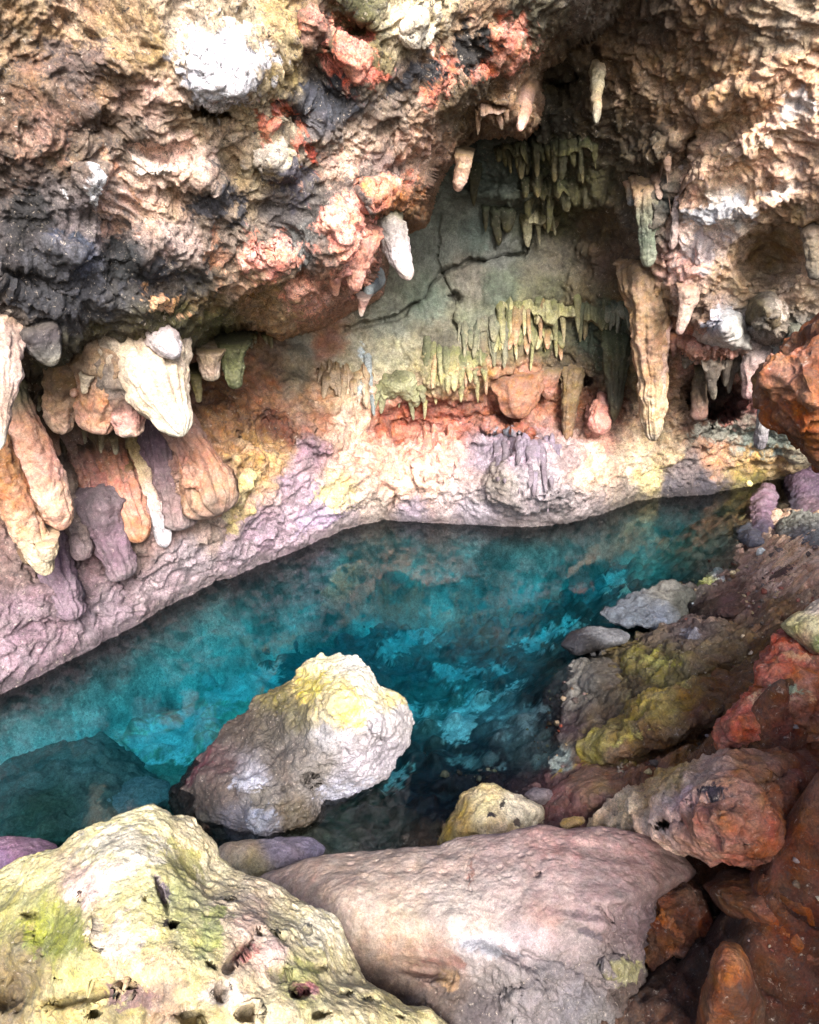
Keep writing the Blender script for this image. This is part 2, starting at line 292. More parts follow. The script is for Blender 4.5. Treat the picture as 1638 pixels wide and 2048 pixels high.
SURF = {}
def surf(which, x, y):
    px, PX, PY, P = SURF[which]; i = int(np.clip(round((x-px[0])/(px[1]-px[0])), 0, len(px)-1))
    j = int(np.clip(np.searchsorted(PY[i], y), 0, PY.shape[1]-1)); return float(P[i, j, 1])
def build_wall():
    st = 2.6; px = np.arange(-420, 2060, st); px = px.astype(float)
    nab = 470
    PY = np.empty((len(px), nab)); top = -280.0
    # dense rows inside the frame, few above it
    k1 = 60; sh = shore(px)
    for j in range(nab):
        if j < k1: PY[:, j] = top+(j/k1)*(-10-top)
        else: PY[:, j] = -10+(j-k1)/(nab-1-k1)*(sh+10)
    PX = np.repeat(px[:, None], nab, 1)
    y = wall_rbf(PX, PY); P0 = at_y(PX, PY, y)
    b = bumps(P0, PX, PY, WALL_BUMPS)
    jx, jy = PX+7*gnoise(P0, 6, 3)+3*gnoise(P0, 17, 4), PY+7*gnoise(P0, 6, 5)+3*gnoise(P0, 17, 6)
    for line, wd, dp in CRACKS:
        b -= dp*np.exp(-(seg_dist(jx, jy, line)/wd)**2)
    fade = sstep(0, 40, sh[:, None]-PY)     # keep the waterline where it is
    y = y-b*(.25+.75*fade); P0 = at_y(PX, PY, y)
    # rows that continue below the water
    nb = 26; k = (np.arange(1, nb+1)/nb)
    last = P0[:, -1:, :]; dirn = last*np.array([1, 1, 0]); dirn /= np.linalg.norm(dirn, axis=-1, keepdims=True)
    und = last+dirn*(.10*np.sin(k*3.1)-1.9*k**1.5)[None, :, None]*np.array([1, 1, 0])+np.array([0, 0, -1.35])*(1-(1-k)**1.35)[None, :, None]
    P = np.concatenate([P0, und], 1); PXa = np.concatenate([PX, np.repeat(PX[:, -1:], nb, 1)], 1)
    PYa = np.concatenate([PY, PY[:, -1:]+k[None]*200], 1)
    N = grid_normals(P); N *= -np.sign((N*(P-np.array([0, 0, CAMH]))).sum(-1, keepdims=True))
    smooth = np.clip(np.exp(-(((PXa-930)/210)**2+((PYa-520)/170)**2))*1.3+.8*np.exp(-(((PXa-620)/120)**2+((PYa-700)/60)**2))
                     + .5*np.exp(-(((PXa-1540)/80)**2+((PYa-520)/70)**2)), 0, .92)
    cragv = (1-smooth)*(1-.8*sstep(-.05, -.3, P[..., 2]))
    drip = np.clip(np.exp(-(((PXa-1060)/90)**2+((PYa-930)/70)**2))+np.exp(-(((PXa-860)/60)**2+((PYa-900)/80)**2))
                   + np.exp(-(((PXa-380)/90)**2+((PYa-1000)/100)**2))*.8+np.exp(-(((PXa-150)/170)**2+((PYa-1010)/140)**2))*1.2+np.exp(-(((PXa-1050)/200)**2+((PYa-620)/110)**2))*.8
                   + np.exp(-(((PXa-700)/50)**2+((PYa-800)/60)**2))+np.exp(-(((PXa-1110)/130)**2+((PYa-380)/90)**2)), 0, 1)
    Pv = P*np.array([1, 1, .22])
    lay = P*np.array([.45, .45, 1.9]); tilt = P@np.array([[1, 0, .5], [0, 1, 0], [0, 0, 1]])*np.array([.5, .5, 2.2])
    right = sstep(1330, 1450, PXa)*sstep(720, 560, PYa); cragv = cragv*(1-.3*right)
    Pu = P; P = P+.10*np.stack([gnoise(P, 4, 91), gnoise(P, 4, 92), gnoise(P, 4, 93)], -1)
    d = .16*fbm(P, 1.6, 3, 1)*(.4+.6*cragv)
    d += cragv*(.10*(billow(P, 3.4, 4, 7)-.45)-.07*(1-drip)*(billow(P, 8, 3, 8)-.4))
    f1, f2 = cells(P+.05*gnoise(P, 9, 2)[..., None], 11, 3)
    d += cragv*(1-drip)*.035*(.55-f1)
    d += drip*.09*(billow(Pv, 9, 3, 11)-.4)
    d += right*.06*(ridged(tilt, 4, 3, 21)-.5)
    d += .022*fbm(P, 20, 3, 13)*(.3+cragv); P = Pu
    nearw = 1-sstep(0, 55, np.concatenate([sh[:, None]-PY, np.zeros((len(px), nb))], 1))
    P = P+N*(d*(1-.55*nearw))[..., None]
    SURF['wall'] = (px, PXa, PYa, P)
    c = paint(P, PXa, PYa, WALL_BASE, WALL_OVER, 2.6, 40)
    # tide band: purple coralline crust just above the water
    hz = P[..., 2]+.12*fbm(P, 3, 3, 41)
    wet = np.clip(1-hz/.28, 0, 1)*.7
    deep = sstep(.02, -.25, P[..., 2])[..., None]
    pn = sstep(-.12, .22, fbm(P, 1.6, 5, 44, .6))[..., None]
    c = c*(1-deep)+deep*(rgb('9c9c98', .9)*(1-pn)+rgb('ecece4', .95)*pn)
    c = c*(1-.6*sstep(.15, .03, P[..., 2]+.08*fbm(P, 9, 3, 45))*sstep(-.3, -.05, P[..., 2]))[..., None]
    fc = grid_faces(len(px), P.shape[1])
    fm = (PXa.ravel()[fc[:, 0]] > -400)
    # what stands behind the near overhang for good is left out
    hid = inside(PXa.ravel()[fc[:, 0]], PYa.ravel()[fc[:, 0]], [(-500,-600),(1000,-600),(880,0),(760,320),(640,480),(380,600),(0,600),(-500,600)])
    o = mesh('cave_wall', P, fc[fm & ~hid], M_WALL, c, np.clip(cragv*(1-.5*drip), .1, 1), wet)
    tag(o, kind='structure'); return o
build_wall()

# ================================================================== NEAR OVERHANG (upper left)
EDGE = [(-600,790),(0,742),(60,735),(120,745),(200,705),(260,700),(370,700),(400,668),(440,650),(520,640),(560,648),(610,640),(650,610),(700,590),(735,570),(748,520),(752,450),(800,440),(836,430),(845,380),(870,330),
        (905,300),(935,265),(985,262),(1040,258),(1062,240),(1070,180),(1078,140),(1130,85),(1230,20),(1330,-60),(1700,-300),(1700,-600),(-600,-600)]
CEIL_PTS = [(0,740,3.95),(200,690,4.2),(370,690,4.5),(500,640,5.0),(600,630,5.1),(740,540,5.0),(830,400,5.2),(930,260,5.5),(1070,150,5.6),(1250,0,5.3),(0,400,3.6),(300,400,4.0),(600,400,4.5),(690,450,4.6),(0,0,3.5),
 (400,0,3.95),(800,0,4.6),(1100,0,5.2),(-500,500,2.9),(-500,-500,3.4),(400,-500,3.9),(1100,-500,4.9),(1700,-500,4.8),(600,150,4.3),(430,150,3.95),(100,600,3.75),(300,560,4.0),(450,560,4.5),(850,150,4.8)]
ceil_rbf = RBF(CEIL_PTS, .0005)
CEIL_BUMPS = [(440,130,120,95,10,.2,.8),(430,228,70,22,10,-.25,.6),(540,100,80,120,0,.1),(330,310,110,30,10,-.12),(360,350,120,60,0,.12),(190,380,60,70,0,.12),(130,500,90,30,20,.1),(250,560,80,60,0,-.1),
 (540,520,100,50,-15,.10,.9),(680,490,100,110,0,.22,.8),(775,385,90,45,-20,.22,.8),(610,590,60,55,0,.14,.8),(320,605,50,30,0,.06),(620,60,22,60,0,.08,.6),(680,40,50,50,0,-.16),(640,160,90,70,30,-.12),
 (580,230,60,50,0,-.14),(700,130,70,90,0,.1),(850,60,60,60,0,.15),(720,60,40,40,0,-.18),(1000,90,60,70,0,.12),(930,180,90,40,-40,.12),(1010,220,60,40,0,.12),(830,260,50,100,20,.1),(240,480,50,60,0,-.14),
 (450,330,50,60,0,-.1),(560,330,60,40,30,.14),(100,680,90,40,10,.1),(60,560,100,30,15,-.1),(300,480,60,60,0,.1),(410,380,12,16,0,-.2,.4),(240,130,80,50,0,.1),(200,250,70,40,0,-.1),(520,600,60,30,-10,-.15)]
CEIL_BASE = [(40,60,'8f7558'),(100,150,'806450'),(150,60,'9a7c60'),(60,240,'6e5646'),(160,220,'644e42'),(240,60,'a88c6a'),(300,100,'a08660'),(210,160,'8c7058'),(290,200,'b09080'),(260,280,'6c5c50'),(40,340,'5c4c44'),
 (130,300,'6a5848'),(100,380,'5e5656'),(60,450,'3e3a3c'),(160,440,'6c6264'),(100,520,'44444c'),(180,540,'4c5060'),(60,600,'4c4440'),(140,620,'3c3c44'),(240,600,'4a4848'),(260,520,'38383c'),(230,440,'7c7070'),(300,350,'c4a290'),
 (340,420,'bc9c84'),(370,330,'c8a896'),(350,480,'a89088'),(400,250,'a48c70'),(430,120,'c8c0c0'),(360,80,'b8a48c'),(480,60,'b09c80'),(560,60,'a8905e'),(560,150,'a48e60'),(500,200,'b8a484'),(470,290,'c8b094'),(540,310,'b8a688'),
 (520,350,'a89470'),(420,400,'7c7068'),(480,400,'98846c'),(430,470,'7c6c60'),(560,420,'625c5c'),(620,380,'5c5654'),(650,330,'8c7868'),(720,280,'a48e7c'),(640,240,'54525a'),(600,190,'484a54'),(680,200,'44464e'),(630,60,'7a5a4c'),
 (700,30,'4c4c30'),(740,50,'5c5838'),(760,120,'807050'),(820,60,'d4c4a4'),(860,40,'c8b490'),(800,150,'6c5c50'),(860,150,'7a604c'),(780,230,'7c6c60'),(830,300,'c49c84'),(770,330,'84706a'),(860,250,'a08068'),(900,120,'7c6450'),
 (950,60,'a48468'),(1000,100,'a06c50'),(1050,100,'6c5840'),(950,180,'5c4c38'),(980,220,'7c6448'),(1030,220,'8c6c50'),(910,230,'6c5c44'),(1100,40,'605848'),(1180,20,'686058'),(1060,20,'504c3c'),(1250,-30,'605848'),
 (330,560,'5a5048'),(400,560,'54504c'),(460,530,'8c7460'),(420,600,'7a6440'),(500,590,'a07c54'),(560,600,'b89468'),(350,640,'4c4828'),(430,640,'5c5c30'),(300,680,'50482c'),(200,680,'443e24'),(100,720,'3c3820'),(30,700,'504030'),
 (600,480,'707070'),(640,560,'b88870'),(500,470,'8c7c70'),(700,380,'7c6a64'),(800,420,'8a6440')]
CEIL_OVER = [(90,570,130,50,15,'34343a',1.7),(300,560,70,40,10,'3a3a42',1.7),(70,440,60,40,0,'3c383c',1.7),(430,400,50,50,0,'4c4a50',1.8),(600,350,60,40,-20,'54505a',1.8),(330,300,70,30,0,'dcb8a8',1.8),(150,130,60,70,20,'6c5a52',1.8),(680,330,60,30,-30,'c09c88',1.8),(90,270,60,60,0,'8c6c5c',1.8),(240,420,40,60,0,'c4a090',1.8),(430,130,76,76,20,'dcdae4',1.7),(395,80,40,40,0,'d4d0d8',1.7),(450,190,30,22,0,'e8e6f0',1.4),(193,385,22,44,0,'f8f8ff',.7),(120,378,10,13,0,'f4f4fa',.6),(540,320,34,22,0,'b4a89c',1.6),(300,330,50,20,0,'dcc8bc',1.3),
 (700,115,50,70,0,'e88a70',1.5),(690,170,44,30,0,'e07c64',1.5),(740,150,50,20,0,'d87860',1.6),(550,210,30,26,0,'d87858',1.5),(522,235,14,50,0,'dc7c5c',1.3),(600,250,14,50,10,'d87c5c',1.5),(690,450,70,50,-10,'f09c84',1.1),
 (710,520,45,60,0,'f0a088',.9),(530,505,70,42,-10,'f0a08a',1.3),(780,375,60,30,-15,'e88c64',1.1),(800,400,46,20,-10,'b07040',1.2),(610,585,48,46,0,'eca88c',1.2),(1000,80,60,55,-20,'e08c70',1.6),(895,130,36,40,0,'e08868',1.6),
 (960,140,30,30,0,'d07050',1.6),(860,170,20,40,20,'d88468',1.6),(315,605,46,24,10,'e4b080',1),(620,40,18,34,0,'d08870',.9),(430,500,30,40,0,'b07c5c',1.6),(240,345,60,8,60,'c09070',1.2),(480,560,50,26,-10,'c09878',1.4),
 (850,60,40,34,0,'e8dcc8',1.3),(650,190,70,40,0,'3c3e48',1.2),(820,150,60,20,-20,'34343a',1.5),(160,490,110,16,25,'3c4050',1.4),(940,100,40,50,0,'2e2c2c',1.6),(620,300,10,50,-20,'c05c38',1.2),(250,520,50,44,10,'2c2e32',1),(60,430,50,60,0,'2c2a2c',1.3)]
def build_ceiling():
    st = 2.4; px = np.arange(-420, 1660, st).astype(float); top = -260.0
    ny = 400; k1 = 60; py = np.concatenate([np.linspace(top, -10, k1, endpoint=False), np.linspace(-10, 860, ny-k1)])
    PX, PY = np.meshgrid(px, py, indexing='ij')
    y = ceil_rbf(PX, PY); P0 = at_y(PX, PY, y)
    ex = PX+14*fbm(P0, 3, 4, 61); ey = PY+14*fbm(P0, 3, 4, 62)
    sd_ = seg_dist(ex, ey, EDGE); ins = inside(ex, ey, EDGE); sd_ = np.where(ins, -sd_, sd_)
    y = y-bumps(P0, PX, PY, CEIL_BUMPS)
    y = y+.35*np.clip(1+sd_/70, 0, 1)**2+np.where(sd_ > 0, .055*sd_, 0)
    P = at_y(PX, PY, y)
    N = grid_normals(P); N *= -np.sign((N*(P-np.array([0, 0, CAMH]))).sum(-1, keepdims=True))
    Pu = P; P = P@np.array([[1, .0, .3], [0, 1, .1], [-.3, 0, 1]]); P = P+.16*np.stack([gnoise(P, 3.2, 91), gnoise(P, 3.2, 92), gnoise(P, 3.2, 93)], -1)
    d = .14*fbm(P, 1.7, 3, 1)+.09*(ridged(P, 2.6, 5, 8)-.45)-.045*(billow(P, 8, 3, 9)-.4)
    f1, f2 = cells(P+.06*gnoise(P, 8, 2)[..., None], 13, 5)
    d += .03*(.5-f1)
    d += .026*fbm(P, 24, 3, 13); P = Pu
    P = P+N*(d*np.clip(1-sd_/60, .2, 1))[..., None]
    SURF['ceil'] = (px, PX, PY, P)
    c = paint(P, PX, PY, CEIL_BASE, CEIL_OVER, 3.2, 42, .78)
    fc = grid_faces(len(px), len(py)); keep = sd_.ravel()[fc].min(1) < 62
    o = mesh('cave_ceiling', P, fc[keep], M_CEIL, c, 1.0)
    tag(o, kind='structure'); return o
build_ceiling()

# ================================================================== POOL BOTTOM AND SHORE (one heightfield)
def zc(px, py, z):
    q = at_y(px, py, float(y_of_z(px, py, z))); return (q[0], q[1], z)
FL = [zc(*a) for a in [(1638,1080,.45),(1570,1105,.3),(1500,1135,.12),(1440,1160,.03),(1385,1215,.02),(1300,1290,.06),(1230,1300,.03),(1170,1340,-.02),(1120,1380,-.1),(1000,1430,-.3),(900,1490,-.42),(840,1560,-.4),
 (900,1600,-.2),(1060,1560,-.08),(1030,1490,-.14),(1110,1440,-.08),(1200,1440,.14),(1290,1370,.28),(1400,1290,.3),(1500,1230,.4),(1600,1200,.7),(1250,1540,.16),(1150,1590,.12),(1000,1660,.02),(1400,1500,.45),(1500,1400,.55),
 (1638,1450,1.0),(1300,1600,.35),(1500,1600,.75),(1638,1600,1.05),(1638,1750,.65),(1450,1800,.15),(1500,1950,-.2),(1638,2000,.0),(1350,1900,-.3),(1100,1900,.2),(1000,1700,.0),(760,1700,-.15),(600,1700,-.15),(400,1700,-.4),(200,1700,-.6),(0,1750,-.6),
 (1250,1150,-.9),(1350,1090,-.45),(1450,1050,-.15),(1300,1040,-.7),(1600,1030,-.05),(1550,1000,-.2),(1150,1130,-1.3),(1150,1260,-.55),(1050,1330,-.95),(950,1400,-.9),(900,1440,-.9),(850,1450,-.9),(750,1250,-1.2),(600,1250,-1.25),(400,1350,-1.0),(500,1350,-1.0),(250,1350,-1.2),(100,1450,-1.1),
 (350,1500,-.8),(200,1480,-1.1),(0,1550,-1.1),(-300,1700,-1.2),(900,1150,-1.3),(1000,1080,-1.4),(700,1120,-1.4)]]
FL += [(3.2,7.6,-.3),(4.5,7,-.1),(4,5.5,.45),(3.5,4,1.4),(3,2.5,1.6),(3,1,1.0),(-4,2,-1.2),(-3,.5,-.6),(0,.4,0.1),(1.5,.3,-.1),(1.6,1.,-.1),(3,-1,1.2),(-3,-1,.3),(-4.5,6,-1.8),(0,9,-1.9),(-3,8,-1.9),(4.5,9,-.3)]
FL = [(a, b, c if c > -.35 else -.35-(c*-1-.35)*.62) for a, b, c in FL]
floor_rbf = RBF(FL, .0002)
FLOOR_BASE = [(1600,1100,'e0b898'),(1500,1130,'a88878'),(1560,1150,'d8b4a0'),(1480,1190,'6a4c44'),(1560,1210,'7c5c3c'),(1420,1240,'4c3430'),(1360,1230,'585458'),(1300,1290,'6e5e3e'),(1380,1290,'6c5a50'),(1450,1290,'8a6c40'),(1250,1340,'706038'),
 (1300,1340,'7c6c34'),(1380,1340,'6c5428'),(1200,1370,'4c443c'),(1150,1370,'848078'),(1300,1410,'8a7838'),(1400,1420,'7c5424'),(1220,1440,'5c4c3c'),(1250,1490,'948040'),(1200,1500,'a08c48'),(1350,1480,'84582c'),(1130,1450,'4c3c40'),(1080,1400,'504448'),
 (1030,1440,'88888c'),(960,1510,'444048'),(1060,1480,'747878'),(1100,1510,'6c7470'),(950,1560,'302a34'),(870,1600,'2e2c38'),(1000,1560,'3c3038'),(1100,1560,'704c4c'),(1180,1540,'7c504c'),(1240,1560,'7c5038'),(1140,1600,'744840'),(1200,1600,'80604c'),
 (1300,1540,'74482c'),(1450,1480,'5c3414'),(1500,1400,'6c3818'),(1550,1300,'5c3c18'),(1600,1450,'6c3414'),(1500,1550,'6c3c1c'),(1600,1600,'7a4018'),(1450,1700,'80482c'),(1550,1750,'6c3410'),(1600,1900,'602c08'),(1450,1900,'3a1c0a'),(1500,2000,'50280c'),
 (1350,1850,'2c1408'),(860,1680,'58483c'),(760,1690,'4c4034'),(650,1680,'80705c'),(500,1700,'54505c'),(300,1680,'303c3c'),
 (1420,1060,'7c7468'),(1380,1090,'8c8878'),(1300,1060,'746a60'),(1300,1130,'8c9c94'),(1220,1160,'606c70'),(1150,1260,'4c4c4c'),(1250,1210,'68686c'),
 (900,1250,'606c6c'),(1000,1250,'586468'),(1000,1350,'5c6a6c'),(900,1400,'64706c'),(700,1300,'545c60'),(600,1300,'586264'),(400,1300,'6c7c7c'),(250,1330,'7c8c88'),(100,1420,'7c8c88'),(50,1500,'6c7c74'),(300,1420,'74847c'),(450,1450,'98a090'),(300,1480,'a0a898'),
 (350,1550,'6c7468'),(500,1200,'4c5458'),(800,1150,'40484c'),(1000,1120,'485058')]
FLOOR_OVER = [(490,1370,95,40,-10,'fff8ec',.9),(430,1350,50,16,-20,'f8f4ec',1.1),(330,1480,120,45,-12,'e4e4cc',1.3),(400,1440,60,30,0,'dce0cc',1.3),(880,1210,40,18,-10,'f4f4ec',1.3),(860,1250,30,34,20,'fffaf0',1.1),(1100,1270,80,16,-16,'fffaf0',1),
 (1040,1290,60,14,-10,'fffaf0',1.2),(800,1290,60,20,-35,'f8f4e8',1),(930,1420,70,26,-30,'fffaf0',.9),(920,1450,44,34,-40,'fffaf0',.8),(900,1350,34,16,20,'fffaf0',1.2),(970,1340,50,10,-10,'f8f4ec',1.2),(1000,1390,50,12,-30,'f8f4ec',1.1),
 (790,1560,40,14,-50,'f0ece0',.8),(830,1420,30,16,0,'f8f4ec',1.1),(1230,1160,40,22,10,'e8ecdc',1.2),(250,1280,80,24,-20,'a8bcb8',1.5),(200,1380,120,30,-10,'a0b4ac',1.5),(550,1250,60,20,-10,'94a8a4',1.5),
 (1040,1440,60,28,-10,'b0b4b4',1.1),(1110,1520,40,20,0,'94a09a',1.3),(960,1520,50,20,0,'8c9898',1.2),(1210,1500,90,14,-22,'b49c40',1.3),(1330,1330,70,40,0,'84783c',1.4),(1310,1410,90,30,-30,'a08c3c',1.5),
 (1000,1300,60,26,0,'485458',1.2),(930,1300,50,24,0,'445054',1.2),(1040,1220,70,20,0,'485458',1.2),(820,1350,50,20,0,'485458',1.1),(1000,1370,40,12,0,'485458',1.1),(620,1360,60,40,0,'58666a',1.2),(500,1290,120,24,-10,'58666a',1.4),(1180,1280,50,30,0,'4c4c50',1)]
def build_floor():
    gx = np.arange(-4.6, 4.9, .0135); gy = np.concatenate([np.arange(-1.2, .8, .05), np.arange(.8, 8.8, .0135)])
    X, Y = np.meshgrid(gx, gy, indexing='ij'); Z = floor_rbf(X, Y)
    P = np.stack([X, Y, Z], -1)
    ab = sstep(-.5, .15, Z)
    skew = P@np.array([[1, .0, .35], [.8, 1, 0], [0, 0, 1]])*np.array([.7, .7, 1.6])
    d = .16*fbm(P, 1.8, 3, 3)+(.05+.17*ab)*(ridged(skew, 2.3, 5, 4)-.5)-(.06*ab+.012)*(billow(P, 8, 3, 5)-.4)+(.004+.013*ab)*fbm(P, 24, 3, 6)
    f1, f2 = cells(P+.06*gnoise(P, 7, 2)[..., None], 5, 6)
    d += .12*(1-ab)*sstep(0, .5, .62-f1)
    # the pit in the dark corner under the slab's right end
    d -= .0*ab
    P = P+np.array([0, -.25, 1])*d[..., None]*np.array([1, 1, 1])
    px, py = proj(P)
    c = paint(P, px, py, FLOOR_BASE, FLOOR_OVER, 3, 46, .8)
    z = P[..., 2]; wet = np.clip(1-z/.3, 0, 1)
    c = np.minimum(c*(1+1.1*sstep(-.2, -.5, z)+.9*sstep(4.6, 6., P[..., 1])*sstep(-.4, -.7, z))[..., None], .8)
    SURF['floor'] = P
    fc = grid_faces(len(gx), len(gy))
    o = mesh('cave_floor', P, fc, M_BANK, c, np.clip(.02+ab, 0, 1), wet*.8)
    tag(o, kind='structure')
build_floor()

# ================================================================== WATER
def build_water():
    me = bpy.data.meshes.new('pool_water')
    x0, x1, y0, y1, z0 = -5.2, 5.2, -.3, 9.2, -3.2
    v = [(x, y, z) for z in (z0, 0) for (x, y) in ((x0, y0), (x1, y0), (x1, y1), (x0, y1))]
    me.from_pydata(v, [], [(0,3,2,1),(4,5,6,7),(0,1,5,4),(1,2,6,5),(2,3,7,6),(3,0,4,7)])
    o = bpy.data.objects.new('pool_water', me); COL.objects.link(o); tag(o, kind='structure')
    m = bpy.data.materials.new('clear_turquoise_water'); m.use_nodes = True; t = m.node_tree; N = t.nodes; L = t.links
    N.remove(N['Principled BSDF']); out = N['Material Output']
    tr = N.new('ShaderNodeBsdfTransparent'); gl = N.new('ShaderNodeBsdfGlossy'); gl.inputs['Roughness'].default_value = .015
    fr = N.new('ShaderNodeFresnel'); fr.inputs['IOR'].default_value = 1.55; mx = N.new('ShaderNodeMixShader')
    tc = N.new('ShaderNodeTexCoord'); mp = N.new('ShaderNodeMapping'); mp.inputs['Scale'].default_value = (1.6, .9, 1)
    n1 = N.new('ShaderNodeTexNoise'); n1.inputs['Scale'].default_value = 3.5; n1.inputs['Detail'].default_value = 4; n1.inputs['Distortion'].default_value = .6
    bp = N.new('ShaderNodeBump'); bp.inputs['Strength'].default_value = .09; bp.inputs['Distance'].default_value = .03
    L.new(tc.outputs['Object'], mp.inputs[0]); L.new(mp.outputs[0], n1.inputs['Vector']); L.new(n1.outputs[0], bp.inputs['Height'])
    L.new(bp.outputs[0], gl.inputs['Normal']); L.new(bp.outputs[0], fr.inputs['Normal'])
    L.new(fr.outputs[0], mx.inputs[0]); L.new(tr.outputs[0], mx.inputs[1]); L.new(gl.outputs[0], mx.inputs[2]); L.new(mx.outputs[0], out.inputs['Surface'])
    va = N.new('ShaderNodeVolumeAbsorption'); va.inputs['Color'].default_value = (.0, .918, .99, 1); va.inputs['Density'].default_value = 1.75
    L.new(va.outputs[0], out.inputs['Volume']); me.materials.append(m)
build_water()

# ================================================================== ROCKS
def blob(name, outline, front, T, base, over=(), center=None, mat=M_NEAR, n=(500, 200), lumps=(.05, 4), mid=(.02, 12), pits=(.02, 16), fine=(.006, 40), feats=(), cracks=(), edge=.03,
         crag=.8, rmask=None, wetz=None, gain=GAIN, f=6, amp=30, ptype='billow', squash=1.0):
    ol = np.array(outline, float); c = ol.mean(0) if center is None else np.array(center, float)
    ang = np.arctan2(ol[:, 1]-c[1], ol[:, 0]-c[0]); rad = np.hypot(ol[:, 1]-c[1], ol[:, 0]-c[0])
    k = np.argsort(ang); ang, rad = ang[k], rad[k]
    th = np.linspace(-np.pi, np.pi, n[0], endpoint=False)
    # radius along straight chords between outline points
    A = np.concatenate([ang-2*np.pi, ang, ang+2*np.pi]); Rr = np.concatenate([rad]*3)
    i = np.searchsorted(A, th, side='right')-1; a0, a1, r0, r1 = A[i], A[i+1], Rr[i], Rr[i+1]
    R = r0*r1*np.sin(a1-a0)/(r0*np.sin(th-a0)+r1*np.sin(a1-th)+1e-9)
    kern = np.array([1, 2, 3, 2, 1.])/9; R = np.convolve(np.concatenate([R[-2:], R, R[:2]]), kern, 'valid')
    # three quarters of the rows on the front
    u = np.linspace(0, 1, n[1]); phi = np.pi*np.where(u < .75, u/.75*.55, .55+(u-.75)/.25*.45)
    s = np.sin(np.minimum(phi, np.pi/2))**.9; s = np.where(phi > np.pi/2, np.sin(phi), s)
    PX = c[0]+np.cos(th)[:, None]*R[:, None]*s[None]; PY = c[1]+np.sin(th)[:, None]*R[:, None]*s[None]
    r = RBF(front, .0005) if len(front) > 3 else None
    y = r(PX, PY) if r is not None else np.full(PX.shape, front[0][2])
    cphi = np.cos(phi); prof = np.sign(cphi)*np.abs(cphi)**squash
    P = at_y(PX, PY, y+T*(1-prof)[None])
    if len(feats) or len(cracks):
        b = bumps(P, PX, PY, feats, f*.7, 10)
        jx, jy = PX+6*gnoise(P, 14, 3), PY+6*gnoise(P, 14, 5)
        for line, wd, dp in cracks: b -= dp*np.exp(-(seg_dist(jx, jy, line)/wd)**2)
        P = at_y(PX, PY, P[..., 1]-b*np.clip(prof, 0, 1)[None])
    N = grid_normals(P, True); ctr = P.mean((0, 1)); N *= np.sign((N*(P-ctr)).sum(-1, keepdims=True)+1e-9)
    so = sum(map(ord, name)) % 50
    nf = {'billow': billow, 'ridged': ridged, 'soft': lambda Q, fr, o, sd: .4+.8*fbm(Q, fr*1.3, 4, sd, .6)}[ptype]
    d = lumps[0]*fbm(P, lumps[1], 3, so)*1.6+mid[0]*(nf(P, mid[1], 3, so+3)-.4)
    if pits[0]:
        f1, f2 = cells(P+(.4/pits[1])*gnoise(P, pits[1]*.7, 2)[..., None], pits[1], so)
        msk = sstep(-.05, .3, fbm(P, pits[1]*.2, 3, so+9))
        d -= pits[0]*sstep(.24, .46, .62-f1)*msk*1.3
    d += fine[0]*fbm(P, fine[1], 3, so+5)
    if rmask is not None:
        rm = rmask(PX+20*gnoise(P, 5, 8), PY+20*gnoise(P, 5, 9)); g1, g2 = cells(P+.03*gnoise(P, 9, 4)[..., None], 9, 12)
        d += rm*(.07*(ridged(P, 5, 4, so+11)-.5)+.03*(.5-g1)-.03*(billow(P, 14, 3, 33)-.4)); crag = crag+.6*rm
    P = P+N*d[..., None]
    # the poles are single points
    P[:, 0] = P[:, 0].mean(0); P[:, -1] = P[:, -1].mean(0)
    px, py = proj(P)
    c_ = paint(P, PX, PY, base, over, f, amp, gain)
    wet = 0. if wetz is None else np.clip(1-P[..., 2]/wetz, 0, 1)
    org = np.array([P[..., 0].mean(), P[..., 1].mean(), P[..., 2].min()])
    o = mesh(name, P, grid_faces(n[0], n[1], True), mat, c_, crag, wet, origin=org)
    return o

